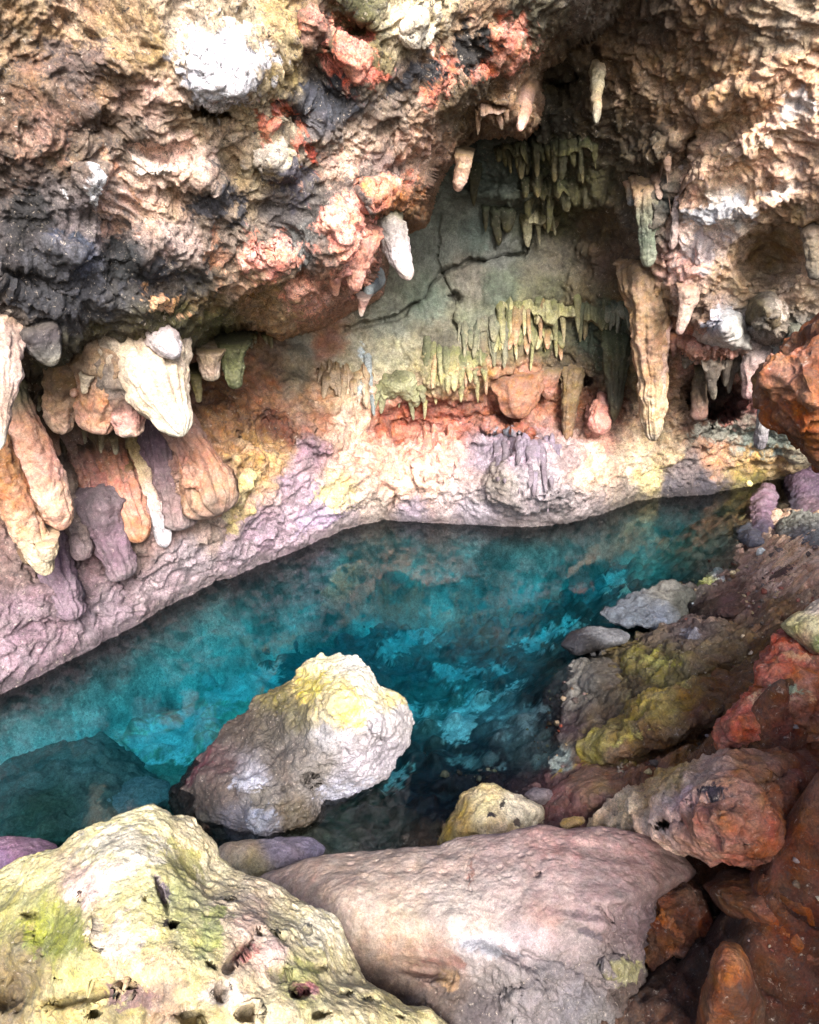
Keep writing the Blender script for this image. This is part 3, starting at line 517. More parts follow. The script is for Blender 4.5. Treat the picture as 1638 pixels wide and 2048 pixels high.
# --- yellow pitted boulder in the foreground
o = blob('limestone_boulder', [(-260,1800),(-80,1752),(0,1738),(60,1705),(118,1690),(150,1660),(215,1640),(270,1612),(310,1610),(345,1630),(385,1640),(425,1690),(430,1720),(480,1740),(520,1755),(560,1790),(620,1815),(665,1835),
  (690,1870),(705,1920),(735,1960),(790,1985),(830,2010),(880,2030),(910,2055),(1000,2200),(900,2380),(300,2450),(-250,2400)],
  [(0,1740,1.62),(300,1610,1.75),(430,1720,1.7),(560,1790,1.62),(700,1920,1.5),(900,2050,1.42),(300,1750,1.52),(500,1850,1.44),(600,1950,1.33),(750,2040,1.3),(0,1900,1.42),(200,1900,1.28),(350,1950,1.24),(100,2048,1.25),(400,2048,1.18),(0,2400,1.05),(600,2400,1.0),(-200,2000,1.4),(1000,2300,1.2)],
  .12, [(60,1740,'e8d898'),(200,1690,'f0e2a4'),(300,1650,'f6e8b4'),(380,1680,'f0deb0'),(280,1720,'ecdca4'),(180,1760,'ecc8b4'),(260,1790,'f4e8a8'),(350,1740,'ccc480'),(350,1790,'c4c488'),(420,1760,'ecdcb0'),(300,1860,'ece09c'),(200,1850,'f0dca0'),
  (100,1830,'a4a44c'),(130,1880,'989c3c'),(60,1900,'8c7c54'),(30,1820,'b4ac60'),(150,1940,'d0c47c'),(220,1950,'ecc894'),(300,1930,'eccc98'),(400,1900,'d8d08c'),(370,1830,'ccc884'),(450,1830,'eed8b8'),(500,1850,'e8c8b4'),(560,1860,'ecdcac'),(640,1850,'eedfb0'),
  (540,1900,'ecc8bc'),(600,1920,'e0d49c'),(480,1920,'c4a890'),(500,1960,'e0c8a0'),(600,1980,'c8c080'),(680,1980,'e8d8a8'),(560,2020,'d8c8a0'),(700,2030,'ecdcac'),(800,2020,'ecdc9c'),(860,2040,'f0e0a4'),(330,2000,'a88c74'),(250,2030,'b8a870'),(100,2030,'c4b070'),(30,1990,'84704c'),(400,2030,'d4c088'),(200,1990,'d8c480')],
  [(330,1850,10,14,30,'3c3028',.4),(250,1700,90,50,0,'f4e8cc',1.2),(650,1860,60,50,30,'f2e6c8',1.2),(450,1990,60,30,0,'ecd8c4',1.3),(230,1880,70,50,0,'f0dcc0',1.3),(325,1775,10,30,-20,'8c7c84',.8),(100,1870,50,60,0,'94983c',1),(490,1905,30,14,-30,'b87c74',1),(610,1985,20,16,0,'a86c70',1),(260,2000,60,20,0,'94746c',1.2),(420,1860,26,50,20,'bcc078',1),(380,1720,22,50,-40,'c4bc74',1.1),(600,1940,40,26,0,'c8c478',1.1),(180,1770,70,20,-30,'f0d0c4',1)],
  center=(330,1990), n=(1000, 420), lumps=(.035, 4.5), mid=(.02, 10), pits=(.03, 20), fine=(.005, 45), edge=.02,
  feats=[(345,1850,14,12,0,-.12,.5),(322,1790,10,45,-22,-.06,.6),(90,1870,55,70,10,-.04,.9),(170,1850,30,90,10,.03),(480,1905,50,14,-50,-.07,.6),(510,1870,14,10,0,-.05,.5),(400,1740,30,80,-35,-.02),(240,1720,100,40,-30,.03),(600,1985,22,18,0,-.06,.6),(440,1985,20,30,20,-.05),(150,2000,90,20,-10,-.06),(560,1940,26,16,0,-.05),(640,1935,18,14,0,-.05),(690,1990,18,12,0,-.05),(380,2030,50,24,0,-.06),(30,1990,60,50,0,-.08),(500,2030,30,20,0,-.06),(555,1870,10,7,20,-.03,.5),(620,1860,12,8,-20,-.03,.5),(700,1940,10,8,0,-.03,.5),(735,2000,12,9,10,-.035,.5),(460,1800,14,8,-30,-.03,.5),(250,1980,16,9,10,-.04,.5),(180,2030,18,10,0,-.05,.5),(290,1800,8,6,0,-.025,.5),(160,1790,7,10,0,-.025,.5),(420,1930,16,9,30,-.04,.5),(800,2030,14,8,0,-.04,.5),(590,1990,10,7,0,-.04,.5),(60,1830,22,12,0,-.04),(120,1960,12,8,0,-.035,.5),(350,1900,8,6,0,-.02,.5),(640,2030,20,12,0,-.05,.6)],
  crag=.8, f=7, amp=34, ptype='soft', gain=.4)
tag(o, 'large pale yellow pitted limestone boulder with green algae in the left foreground', 'boulder')
# --- pink worn slab
o = blob('rock_slab', [(520,1752),(600,1722),(680,1708),(770,1700),(880,1694),(910,1672),(1000,1660),(1085,1645),(1135,1658),(1200,1648),(1300,1668),(1350,1700),(1395,1745),(1350,1775),(1310,1800),(1290,1850),(1285,1900),(1290,1945),(1265,2000),(1240,2060),(1230,2250),(1000,2350),(700,2300),(620,2000),(540,1850)],
  [(530,1750,2.1),(700,1706,2.14),(900,1680,2.16),(1100,1648,2.2),(1300,1668,2.2),(1390,1745,2.06),(700,1780,1.93),(900,1780,1.92),(1100,1760,1.95),(1250,1800,1.86),(750,1860,1.78),(900,1850,1.78),(1050,1830,1.8),(1200,1840,1.8),(800,1950,1.7),(950,1950,1.68),(1100,1950,1.68),(1250,1950,1.72),(900,2048,1.6),(1150,2048,1.6),(1000,2300,1.5),(650,2200,1.5),(1280,1880,1.8)],
  .12, [(600,1760,'ecc8b4'),(700,1740,'f0d0bc'),(800,1740,'f0d2c0'),(900,1720,'f2d2c4'),(1000,1700,'f0ccc4'),(1100,1680,'ecbcb4'),(1200,1680,'e4b8b0'),(1280,1700,'d4a49c'),(1350,1730,'a07c74'),(750,1800,'f0d4c0'),(900,1800,'f4e0d4'),(1000,1780,'f2d8d0'),(1100,1760,'eccac4'),(1200,1760,'dcb8b4'),
  (800,1850,'ecd2b8'),(950,1860,'eed8cc'),(1080,1830,'dcb4ac'),(1200,1830,'c4a4a4'),(800,1900,'c8a48c'),(880,1930,'b49080'),(950,1900,'dccccc'),(1050,1880,'d8c4c8'),(1150,1880,'c0acac'),(1200,1940,'a49494'),(1260,1850,'94787c'),(1000,1960,'b0a4a4'),(1100,1960,'a89ca0'),(1150,2000,'a49ca4'),(900,1990,'847068'),(950,2030,'84787c'),(1050,2030,'bcb0b4'),(1180,2040,'a09898'),(780,1960,'846c60'),(1250,1980,'6c5850')],
  [(1250,1940,40,22,0,'c4bc84',.9),(1180,1870,26,8,0,'90808a',.8),(980,1890,50,30,0,'e8e4ec',1.1),(900,1960,26,20,0,'c09870',1),(870,1920,60,12,10,'b08478',1),(1075,1750,9,7,0,'c0a09c',.3),(1120,1700,40,30,0,'e8b4ac',1.2),(940,1740,3,40,5,'c8988c',1)],
  center=(980,1880), mat=M_SLAB, n=(820, 330), lumps=(.018, 3.5), mid=(.008, 9), pits=(.005, 22), fine=(.004, 40),
  feats=[(1075,1750,10,8,0,-.015,.6),(1180,1850,90,26,15,.03,.9),(1000,1930,120,40,20,.04),(850,1940,80,26,10,-.05),(1230,1935,50,30,0,.05),(1050,2000,90,50,0,.04),(1200,1700,120,24,10,-.02)],
  cracks=[([(1045,1905),(1110,1925),(1170,1950),(1230,1985)],5,.012),([(1190,1810),(1225,1840)],5,.012),([(938,1700),(936,1740),(942,1780)],2,.004),([(1020,2048),(1045,1980),(1035,1930)],4,.012),([(1300,1700),(1345,1715),(1390,1745)],5,.015)],
  crag=.35, f=6, amp=26, squash=.8, gain=.27, rmask=lambda x, y: np.clip(sstep(1880, 1950, y+.25*np.clip(x-1100, -400, 100))+sstep(1170, 1260, x)*sstep(1780, 1830, y), 0, 1))
tag(o, 'broad smooth pinkish worn rock slab with cracked grey face, beside the yellow boulder', 'rock')
# --- rock in the pool
o = blob('pool_rock', [(345,1580),(370,1540),(420,1500),(455,1440),(500,1420),(540,1380),(590,1360),(615,1320),(640,1310),(715,1312),(745,1330),(760,1365),(790,1385),(820,1410),(828,1440),(815,1480),(790,1510),(770,1550),(700,1590),(645,1600),(640,1640),(600,1680),(500,1700),(430,1680),(350,1640)],
  [(350,1600,2.95),(430,1680,2.72),(500,1700,2.68),(600,1690,2.72),(640,1600,2.88),(460,1450,3.35),(600,1350,3.5),(700,1315,3.4),(640,1400,3.12),(700,1400,3.0),(760,1400,3.1),(825,1440,3.3),(600,1500,2.98),(700,1500,2.92),(780,1500,3.05),(500,1500,3.12),(450,1600,2.85),(550,1600,2.8),(700,1580,2.92)],
  .22, [(650,1330,'f0e4b8'),(700,1325,'f0eadc'),(740,1350,'ece4d4'),(620,1380,'d4bc68'),(680,1380,'ecd894'),(720,1390,'ece0bc'),(660,1420,'c8b890'),(700,1430,'e8d488'),(780,1400,'e4d8b0'),(800,1430,'d4ccd0'),(750,1450,'c8c0c8'),(700,1480,'b4acb4'),(650,1470,'a8a4a8'),(600,1430,'6c6448'),(560,1400,'6a6034'),
  (550,1450,'504840'),(480,1450,'4c4038'),(600,1500,'6c6460'),(560,1540,'5c524c'),(720,1530,'c8c0cc'),(770,1500,'bcb4c0'),(680,1570,'a8a4b0'),(640,1540,'7c7470'),(430,1530,'5c4444'),(450,1580,'6c5c54'),(500,1560,'a09ca8'),(520,1600,'787068'),(480,1640,'74707c'),(520,1640,'9c9cb0'),(580,1620,'6c6050'),(600,1660,'5c5040'),(400,1600,'50443c'),(400,1650,'504c44')],
  [(700,1420,26,40,0,'f0dc80',1.1),(625,1370,30,34,0,'e0cc5c',1.1),(790,1395,30,14,10,'ecd894',1),(500,1565,40,20,0,'b4b4c4',1.1),(520,1640,30,30,-20,'a0a4b8',1.1),(690,1580,60,12,-15,'b8b8cc',1),(400,1530,50,12,-50,'5c3038',.8)],
  center=(600,1540), n=(640, 260), lumps=(.05, 4), mid=(.05, 9), pits=(.035, 13), fine=(.01, 32), f=7, amp=26, crag=.9, wetz=.15, gain=.5, ptype='soft',
  feats=[(780,1440,60,70,0,.12,.6),(660,1390,70,60,0,.06),(620,1560,24,20,0,-.12),(760,1480,20,14,0,-.05),(560,1480,60,60,0,-.08),(500,1570,50,30,0,.05),(520,1640,50,40,0,.06),(790,1520,40,30,0,-.1)])
tag(o, 'rugged grey boulder with yellow crusted top standing in the turquoise pool', 'boulder')
# --- smaller stones and boulders: name, label, category, outline, mid distance pts, thickness, colours
def floor_hit(px, py):
    y = float(y_of_z(px, py, .3))
    for _ in range(30):
        q = at_y(px, py, y); y += .6*(float(y_of_z(px, py, float(floor_rbf(q[0], q[1]))))-y); y = min(max(y, .8), 7.5)
    return y
BANKGAIN = .8
def simple(name, label, outline, ys, T, base, over=(), cat='rock', lift=None, **kw):
    ol = np.array(outline, float); x0, y0 = ol.min(0); x1, y1 = ol.max(0); xm = (x0+x1)/2
    yt, yb = ys; ym = (yt+yb)/2-.25*T
    fr = [(x0, y0, yt), (x1, y0, yt), (x0, y1, yb), (x1, y1, yb), (xm, (y0+y1)/2, ym)]
    if lift is not None:
        fr = [(x, y, floor_hit(x, y)-lift*k) for x, y, k in ((x0, y0, .7), (x1, y0, .7), (x0, y1, .5), (x1, y1, .5), (xm, y0, .8), (xm, y1, .6), (xm, (y0+y1)/2, 1.25), (x0, (y0+y1)/2, .8), (x1, (y0+y1)/2, .8))]
        yt = fr[0][2]
    size = (y1-y0)/F*yt
    q = dict(n=(220, 100), lumps=(.08*size, 1.6/size), mid=(.05*size, 4/size), pits=(.04*size, 6/size), fine=(.01*size, 16/size), f=3/size, amp=(y1-y0)*.1, mat=M_BANK, gain=BANKGAIN)
    q.update(kw)
    return tag(blob(name, outline, fr, T, base, over, **q), label, cat)
B = lambda *c: [(x, y, h) for x, y, h in c]
simple('shore_stone', 'angular pale yellow stone at the water edge behind the pink slab', [(872,1695),(885,1655),(915,1620),(925,1590),(965,1567),(985,1565),(1010,1580),(1060,1600),(1092,1620),(1085,1650),(1040,1700),(950,1720)], (2.9,2.6), .16,
  B((930,1620,'a08848'),(900,1670,'a88c44'),(980,1580,'e4cc90'),(960,1620,'e8d49c'),(1030,1620,'ecdcbc'),(1060,1640,'d8c8a8'),(1000,1660,'e8c898'),(940,1680,'b09450')), [(985,1628,8,7,0,'3c3438',.6),(1030,1645,10,5,0,'5c5048',.8),(1005,1610,4,14,20,'4c443c',.8)], cat='stone', lumps=(.03,5), mid=(.02,12), pits=(.006,14), ptype='ridged')
simple('small_stone', 'tiny mustard yellow stone lodged behind the pink slab top edge', [(1118,1650),(1125,1638),(1150,1632),(1170,1635),(1168,1648),(1150,1654),(1135,1662)], (2.6,2.5), .04, B((1140,1645,'d4a850'),(1160,1640,'dcb468')), cat='stone', n=(60,30))
simple('small_stone', 'rounded dull mauve stone to the right of the angular yellow shore stone', [(1045,1590),(1065,1575),(1100,1578),(1112,1592),(1105,1605),(1080,1612),(1060,1605)], (2.95,2.9), .06, B((1070,1590,'7c7078'),(1095,1595,'8c7c80')), cat='stone', n=(70,40))
simple('purple_rock', 'low purple rock behind the yellow boulder at the left picture edge', [(-60,1700),(-20,1680),(30,1674),(80,1678),(112,1692),(120,1730),(60,1790),(-60,1800)], (2.35,2.15), .12, B((30,1690,'9c7488'),(90,1695,'8c6c80'),(0,1720,'94708c')), mid=(.01,10), pits=(.003,12))
simple('flat_rock', 'flat mauve wet rock between the yellow boulder and pool rock', [(440,1690),(500,1680),(560,1675),(620,1672),(655,1695),(640,1722),(560,1750),(470,1770),(420,1740)], (2.65,2.45), .08, B((560,1690,'8c8090'),(620,1695,'9488a0'),(480,1700,'b0987c'),(500,1730,'a0906c'),(600,1710,'847480')), wetz=.4, lumps=(.02,5), mid=(.01,10))
simple('purple_boulder', 'rounded purple boulder standing upright at the far right water edge', [(1486,1060),(1490,1015),(1505,985),(1530,965),(1545,966),(1556,990),(1560,1030),(1550,1062),(1530,1085),(1500,1085)], (6.5,6.15), .28, B((1520,990,'8c7080'),(1540,1020,'84687c'),(1500,1030,'907480'),(1520,1060,'5c5468')), cat='boulder', n=(160,80), wetz=.3, lift=.35, lumps=(.03,2.5), mid=(.04,6), pits=(.01,9))
simple('purple_boulder', 'tall purple boulder touching the right picture edge above grey rock', [(1562,1030),(1560,985),(1572,955),(1600,930),(1640,920),(1700,930),(1720,1000),(1680,1050),(1600,1050)], (6.7,6.3), .35, B((1600,960,'7c6478'),(1630,980,'705c70'),(1580,1000,'4c4454'),(1620,1010,'7c6470')), cat='boulder', n=(160,80), lift=.35, lumps=(.03,2.5), mid=(.04,6), pits=(.01,9))
simple('grey_boulder', 'rough speckled grey boulder below the tall purple one, far right', [(1552,1070),(1556,1040),(1575,1022),(1610,1014),(1660,1016),(1700,1040),(1700,1085),(1640,1095),(1580,1088)], (6.1,5.8), .3, B((1580,1040,'949488'),(1620,1040,'9c9c94'),(1600,1070,'84848c'),(1650,1060,'8c8c88')), cat='boulder', n=(200,90), mid=(.05,10), crag=1., lift=.5)
simple('small_boulder', 'small blue grey boulder at the foot of the rounded purple boulder', [(1465,1060),(1475,1045),(1500,1040),(1530,1060),(1535,1085),(1500,1095),(1470,1080)], (6.0,5.85), .14, B((1480,1060,'545c6c'),(1510,1070,'5c5c6c')), cat='boulder', n=(100,50), wetz=.3, lift=.25)
simple('white_stone', 'small white stone standing on the tan ledge by the far shore', [(1512,1110),(1514,1098),(1524,1094),(1532,1100),(1532,1115),(1520,1118)], (5.6,5.55), .05, B((1520,1105,'e8f0f0')), cat='stone', n=(50,26))
simple('yellow_stone', 'tiny yellow stone at the foot of the wall left of the purple boulders', [(1490,966),(1494,960),(1502,960),(1506,968),(1502,974),(1494,973)], (7.05,7.0), .04, B((1498,966,'ecd480')), cat='stone', n=(40,20))
simple('yellow_stone', 'tiny cream stone beside the painted sun glint on the right shore', [(1458,1145),(1462,1141),(1470,1141),(1473,1146),(1468,1150),(1460,1149)], (5.3,5.27), .03, B((1465,1145,'f0d8a0')), cat='stone', n=(40,20))
simple('wet_rock', 'small added rock coloured white and yellow as a sun glint at the right shore waterline', [(1376,1200),(1385,1185),(1400,1170),(1418,1155),(1428,1143),(1440,1140),(1450,1148),(1446,1162),(1430,1172),(1415,1186),(1400,1195),(1385,1212)], (5.1,4.95), .06, B((1440,1152,'ffffff'),(1420,1172,'f0f480'),(1405,1182,'e8f08c'),(1385,1202,'d8e8f4')), [(1441,1153,12,9,0,'ffffff',.3),(1405,1185,10,5,0,'54484c',1.2)], n=(120,60), gain=.7, lumps=(.05,8), mid=(.05,18), ptype='ridged', lift=.05)  # sun glint at the waterline, put into the stone's white and yellow colours
simple('tan_ledge', 'smooth tan ledge sloping down from the right picture edge beside the grey boulder', [(1515,1140),(1545,1105),(1590,1090),(1640,1072),(1760,1060),(1760,1190),(1640,1170),(1600,1185),(1550,1200),(1520,1170)], (5.,4.6), .16, B((1560,1115,'e8c4a4'),(1620,1095,'ecccb0'),(1600,1140,'d4a888'),(1545,1160,'a07c6c'),(1640,1150,'c89c84')), [(1560,1150,40,16,-20,'5c4444',1.4)], cat='ledge', lift=.2, lumps=(.05,3), mid=(.02,6))
simple('dark_rock', 'dark brown wet rock under the painted sun glint, overhanging the waterline', [(1372,1232),(1385,1215),(1420,1195),(1460,1180),(1500,1185),(1500,1215),(1475,1235),(1420,1245),(1385,1248)], (4.9,4.7), .2, B((1420,1210,'3c2824'),(1460,1195,'54383c'),(1400,1235,'241c1c'),(1485,1205,'4c3428')), n=(160,80), wetz=.5, lift=0.2)
simple('flat_rock', 'flat pale blue grey rock just awash left of the dark brown rock', [(1195,1225),(1240,1205),(1300,1180),(1350,1175),(1385,1185),(1378,1215),(1350,1240),(1290,1255),(1220,1250)], (5.0,4.55), .09, B((1330,1190,'a09c90'),(1260,1230,'848c98'),(1320,1225,'8890a0'),(1360,1210,'78786c')), n=(200,90), wetz=.25, lumps=(.06,4), mid=(.06,6), pits=(.01,14), gain=.5, ptype='ridged')
simple('flat_rock', 'dark rock with white rim breaking the surface below the pale grey one', [(1120,1290),(1140,1265),(1180,1252),(1230,1258),(1262,1268),(1255,1285),(1200,1300),(1150,1310)], (4.5,4.25), .12, B((1150,1280,'44444c'),(1200,1262,'b0b0b4'),(1240,1272,'a8a8ac'),(1190,1290,'3c3838')), n=(160,70), wetz=.4, gain=.5, ptype='ridged')
simple('shore_boulder', 'smooth grey brown block at the waterline left of the mustard ridge', [(1135,1345),(1150,1325),(1185,1312),(1225,1315),(1245,1340),(1240,1380),(1200,1395),(1155,1385),(1138,1365)], (4.05,3.85), .14, B((1170,1350,'7c7870'),(1210,1340,'6c6458'),(1220,1380,'54483c'),(1150,1370,'5c5c5c')), cat='boulder', n=(180,80), wetz=.3, pits=(.004,12), lift=0.16)
simple('shore_ridge', 'mustard and grey ridge of rough rock rising from the right shoreline', [(1240,1310),(1275,1270),(1330,1242),(1400,1225),(1460,1235),(1500,1270),(1480,1320),(1420,1360),(1340,1390),(1270,1400),(1235,1370)], (4.7,4.0), .2, B((1270,1300,'847838'),(1300,1270,'6c5c4c'),(1360,1250,'645450'),(1400,1260,'5c4c48'),(1300,1340,'7c7034'),(1350,1330,'6c6038'),(1420,1300,'7c6848'),(1440,1330,'70542c'),(1280,1380,'544428')),
  [(1310,1320,40,20,0,'948c38',1.4),(1380,1270,20,12,0,'8c8890',1.4),(1420,1240,30,6,0,'a08470',1.2)], n=(300,130), mid=(.07,7), lumps=(.05,4), crag=1., lift=0.3)
simple('shore_ridge', 'streaked yellow brown ridge stepping down to the shallow dark water', [(1150,1500),(1190,1470),(1250,1430),(1300,1380),(1380,1350),(1460,1340),(1480,1400),(1420,1450),(1340,1490),(1260,1510),(1200,1530)], (4.0,3.4), .18, B((1200,1495,'a49440'),(1260,1460,'8c7838'),(1320,1400,'94803c'),(1380,1380,'8c6c30'),(1440,1370,'784c20'),(1300,1480,'74502c'),(1400,1430,'6c4420'),(1240,1510,'94704c')),
  [(1330,1390,60,8,-30,'b8a048',1.3),(1250,1480,60,8,-20,'c0ac4c',1.3)], n=(300,130), mid=(.07,6), lumps=(.05,4), ptype='ridged', crag=1., lift=0.28)
simple('wet_shelf', 'reddish brown wet shelf sloping into the pool beside the yellow stone', [(1085,1610),(1100,1570),(1140,1545),(1200,1530),(1260,1540),(1280,1565),(1240,1600),(1180,1640),(1110,1660),(1080,1650)], (3.2,2.75), .12, B((1120,1600,'7c4c48'),(1180,1560,'8c6450'),(1230,1560,'8c5c3c'),(1150,1630,'6c403c'),(1200,1600,'7a5448'),(1200,1575,'a48458')), n=(220,100), wetz=.5, lumps=(.03,5), mid=(.012,10), lift=0.14)
simple('rock_ridge', 'pale buff and pink rock ridge running right from behind the slab', [(1170,1655),(1200,1620),(1235,1590),(1290,1580),(1320,1550),(1390,1530),(1460,1515),(1560,1505),(1640,1500),(1720,1520),(1700,1700),(1600,1760),(1480,1720),(1400,1700),(1340,1690),(1280,1680),(1210,1672)], (3.1,2.1), .2,
  B((1210,1640,'e4c49c'),(1260,1620,'dcbc94'),(1300,1590,'c49c64'),(1350,1560,'a8884c'),(1330,1620,'dcb8a8'),(1380,1600,'c8a09c'),(1420,1570,'a88878'),(1280,1660,'e0bca0'),(1400,1640,'94604c'),(1450,1620,'94583c'),(1500,1560,'8c5834'),(1560,1600,'804420'),(1500,1680,'904c30'),(1580,1680,'84441c'),(1640,1600,'783c14'),(1640,1540,'6c3410')),
  [(1440,1600,30,8,-10,'2c2430',1.2)], n=(420,190), lumps=(.05,4), mid=(.06,7), pits=(.02,14), crag=.9, ptype='ridged', feats=[(1345,1645,30,18,0,-.25,.5),(1300,1600,90,22,-20,.05),(1440,1605,60,14,-15,-.08),(1470,1700,60,30,0,.06),(1540,1560,80,20,-20,-.08)], lift=0.3)
simple('red_boulder', 'jagged red orange boulder cluster leaning at the right picture edge', [(1432,1500),(1440,1450),(1470,1420),(1490,1395),(1530,1370),(1520,1330),(1545,1290),(1570,1270),(1640,1285),(1740,1300),(1760,1480),(1640,1500),(1560,1470),(1490,1505)], (2.75,2.35), .22,
  B((1460,1470,'a85434'),(1500,1420,'a85030'),(1550,1340,'a44c2c'),(1560,1400,'a46440'),(1600,1360,'a05834'),(1640,1400,'8c4c2c'),(1600,1450,'8c5030'),(1560,1300,'9c4424'),(1640,1300,'8c4424')), [(1575,1378,30,12,10,'94a084',.8),(1600,1320,50,10,0,'b07c54',1.2),(1560,1400,60,6,0,'c08c60',1.3)],
  cat='boulder', n=(360,160), lumps=(.05,5), mid=(.06,8), pits=(.03,14), ptype='ridged', crag=.9)
simple('crusted_boulder', 'pale green and cream crusted boulder on top of the red cluster', [(1562,1250),(1575,1235),(1600,1222),(1650,1195),(1730,1190),(1750,1300),(1680,1325),(1630,1320),(1590,1290)], (2.9,2.65), .16, B((1590,1255,'b8ac74'),(1630,1250,'c0b48c'),(1640,1290,'748048'),(1600,1280,'b48c64'),(1640,1210,'c8b4a4'),(1630,1310,'b47858')), cat='boulder', n=(240,110), crag=.9)
simple('brown_outcrop', 'dark mossy brown outcrop rising between shore ridges and red boulders', [(1400,1460),(1430,1400),(1480,1330),(1500,1260),(1540,1200),(1600,1150),(1660,1120),(1760,1120),(1760,1420),(1600,1460),(1480,1500)], (3.7,3.0), .25, B((1540,1230,'5c401c'),(1500,1300,'6c481c'),(1600,1180,'8c5028'),(1640,1150,'94582c'),(1480,1380,'6c4420'),(1560,1300,'54381c'),(1440,1440,'74481c'),(1640,1250,'643c18')), n=(360,160), lumps=(.06,3), mid=(.06,6), crag=1., lift=.2)
simple('hanging_rock', 'jagged orange brown rock jutting in from the right edge above the water', [(1520,760),(1535,735),(1570,712),(1600,680),(1640,650),(1760,600),(1850,760),(1800,960),(1690,960),(1638,930),(1622,890),(1600,870),(1580,850),(1545,830),(1532,800)], (2.3,2.2), .3, B((1540,760,'7c4c20'),(1580,740,'8c5024'),(1620,700,'703c14'),(1600,800,'8c4c20'),(1560,820,'7c4418'),(1630,850,'84481c'),(1640,760,'743c10'),(1600,860,'5c3010')), [(1590,720,40,6,-20,'a87050',1.1),(1600,780,8,40,0,'a06030',1.2)],
  n=(360,180), lumps=(.05,5), mid=(.07,7), pits=(.02,12), ptype='ridged', crag=.8)
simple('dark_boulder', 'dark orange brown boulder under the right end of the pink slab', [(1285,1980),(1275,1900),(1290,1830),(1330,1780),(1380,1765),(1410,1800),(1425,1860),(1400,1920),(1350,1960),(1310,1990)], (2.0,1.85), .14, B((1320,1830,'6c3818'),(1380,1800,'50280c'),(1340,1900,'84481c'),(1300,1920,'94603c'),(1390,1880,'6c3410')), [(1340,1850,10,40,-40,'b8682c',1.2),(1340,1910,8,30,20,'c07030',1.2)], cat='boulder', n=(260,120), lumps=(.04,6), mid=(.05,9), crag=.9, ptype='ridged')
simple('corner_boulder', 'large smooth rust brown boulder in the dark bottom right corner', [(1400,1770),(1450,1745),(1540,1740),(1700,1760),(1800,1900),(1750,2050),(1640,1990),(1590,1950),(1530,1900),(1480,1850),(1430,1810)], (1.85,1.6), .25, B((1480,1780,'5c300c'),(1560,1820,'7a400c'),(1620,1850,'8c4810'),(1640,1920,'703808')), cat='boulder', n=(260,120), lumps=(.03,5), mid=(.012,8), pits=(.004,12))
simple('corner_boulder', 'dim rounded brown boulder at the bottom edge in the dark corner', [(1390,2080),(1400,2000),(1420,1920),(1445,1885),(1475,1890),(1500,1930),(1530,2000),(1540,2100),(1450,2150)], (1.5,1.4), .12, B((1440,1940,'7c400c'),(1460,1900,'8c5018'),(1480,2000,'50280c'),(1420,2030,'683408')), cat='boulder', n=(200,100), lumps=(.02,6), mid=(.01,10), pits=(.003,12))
simple('sunken_boulder', 'dark submerged boulder in the left shallows behind the yellow boulder', [(-60,1600),(0,1540),(60,1500),(130,1485),(210,1480),(260,1510),(310,1550),(300,1620),(200,1680),(60,1700),(-60,1700)], (3.8,2.87), .2, B((60,1540,'889490'),(160,1510,'94a09c'),(260,1560,'848884'),(100,1620,'6c7868'),(200,1620,'7c847c')), cat='boulder', n=(300,140), crag=.6, lumps=(.08,3), mid=(.06,5), ptype='ridged')
simple('sunken_boulder', 'grey blue submerged boulder between pool rock and left shallows', [(130,1640),(170,1590),(230,1565),(290,1550),(340,1560),(350,1600),(300,1640),(230,1680),(160,1690)], (3.45,3.05), .14, B((220,1600,'949ca0'),(300,1580,'9ca4a8'),(260,1640,'84888c')), cat='boulder', n=(200,90), crag=.5)

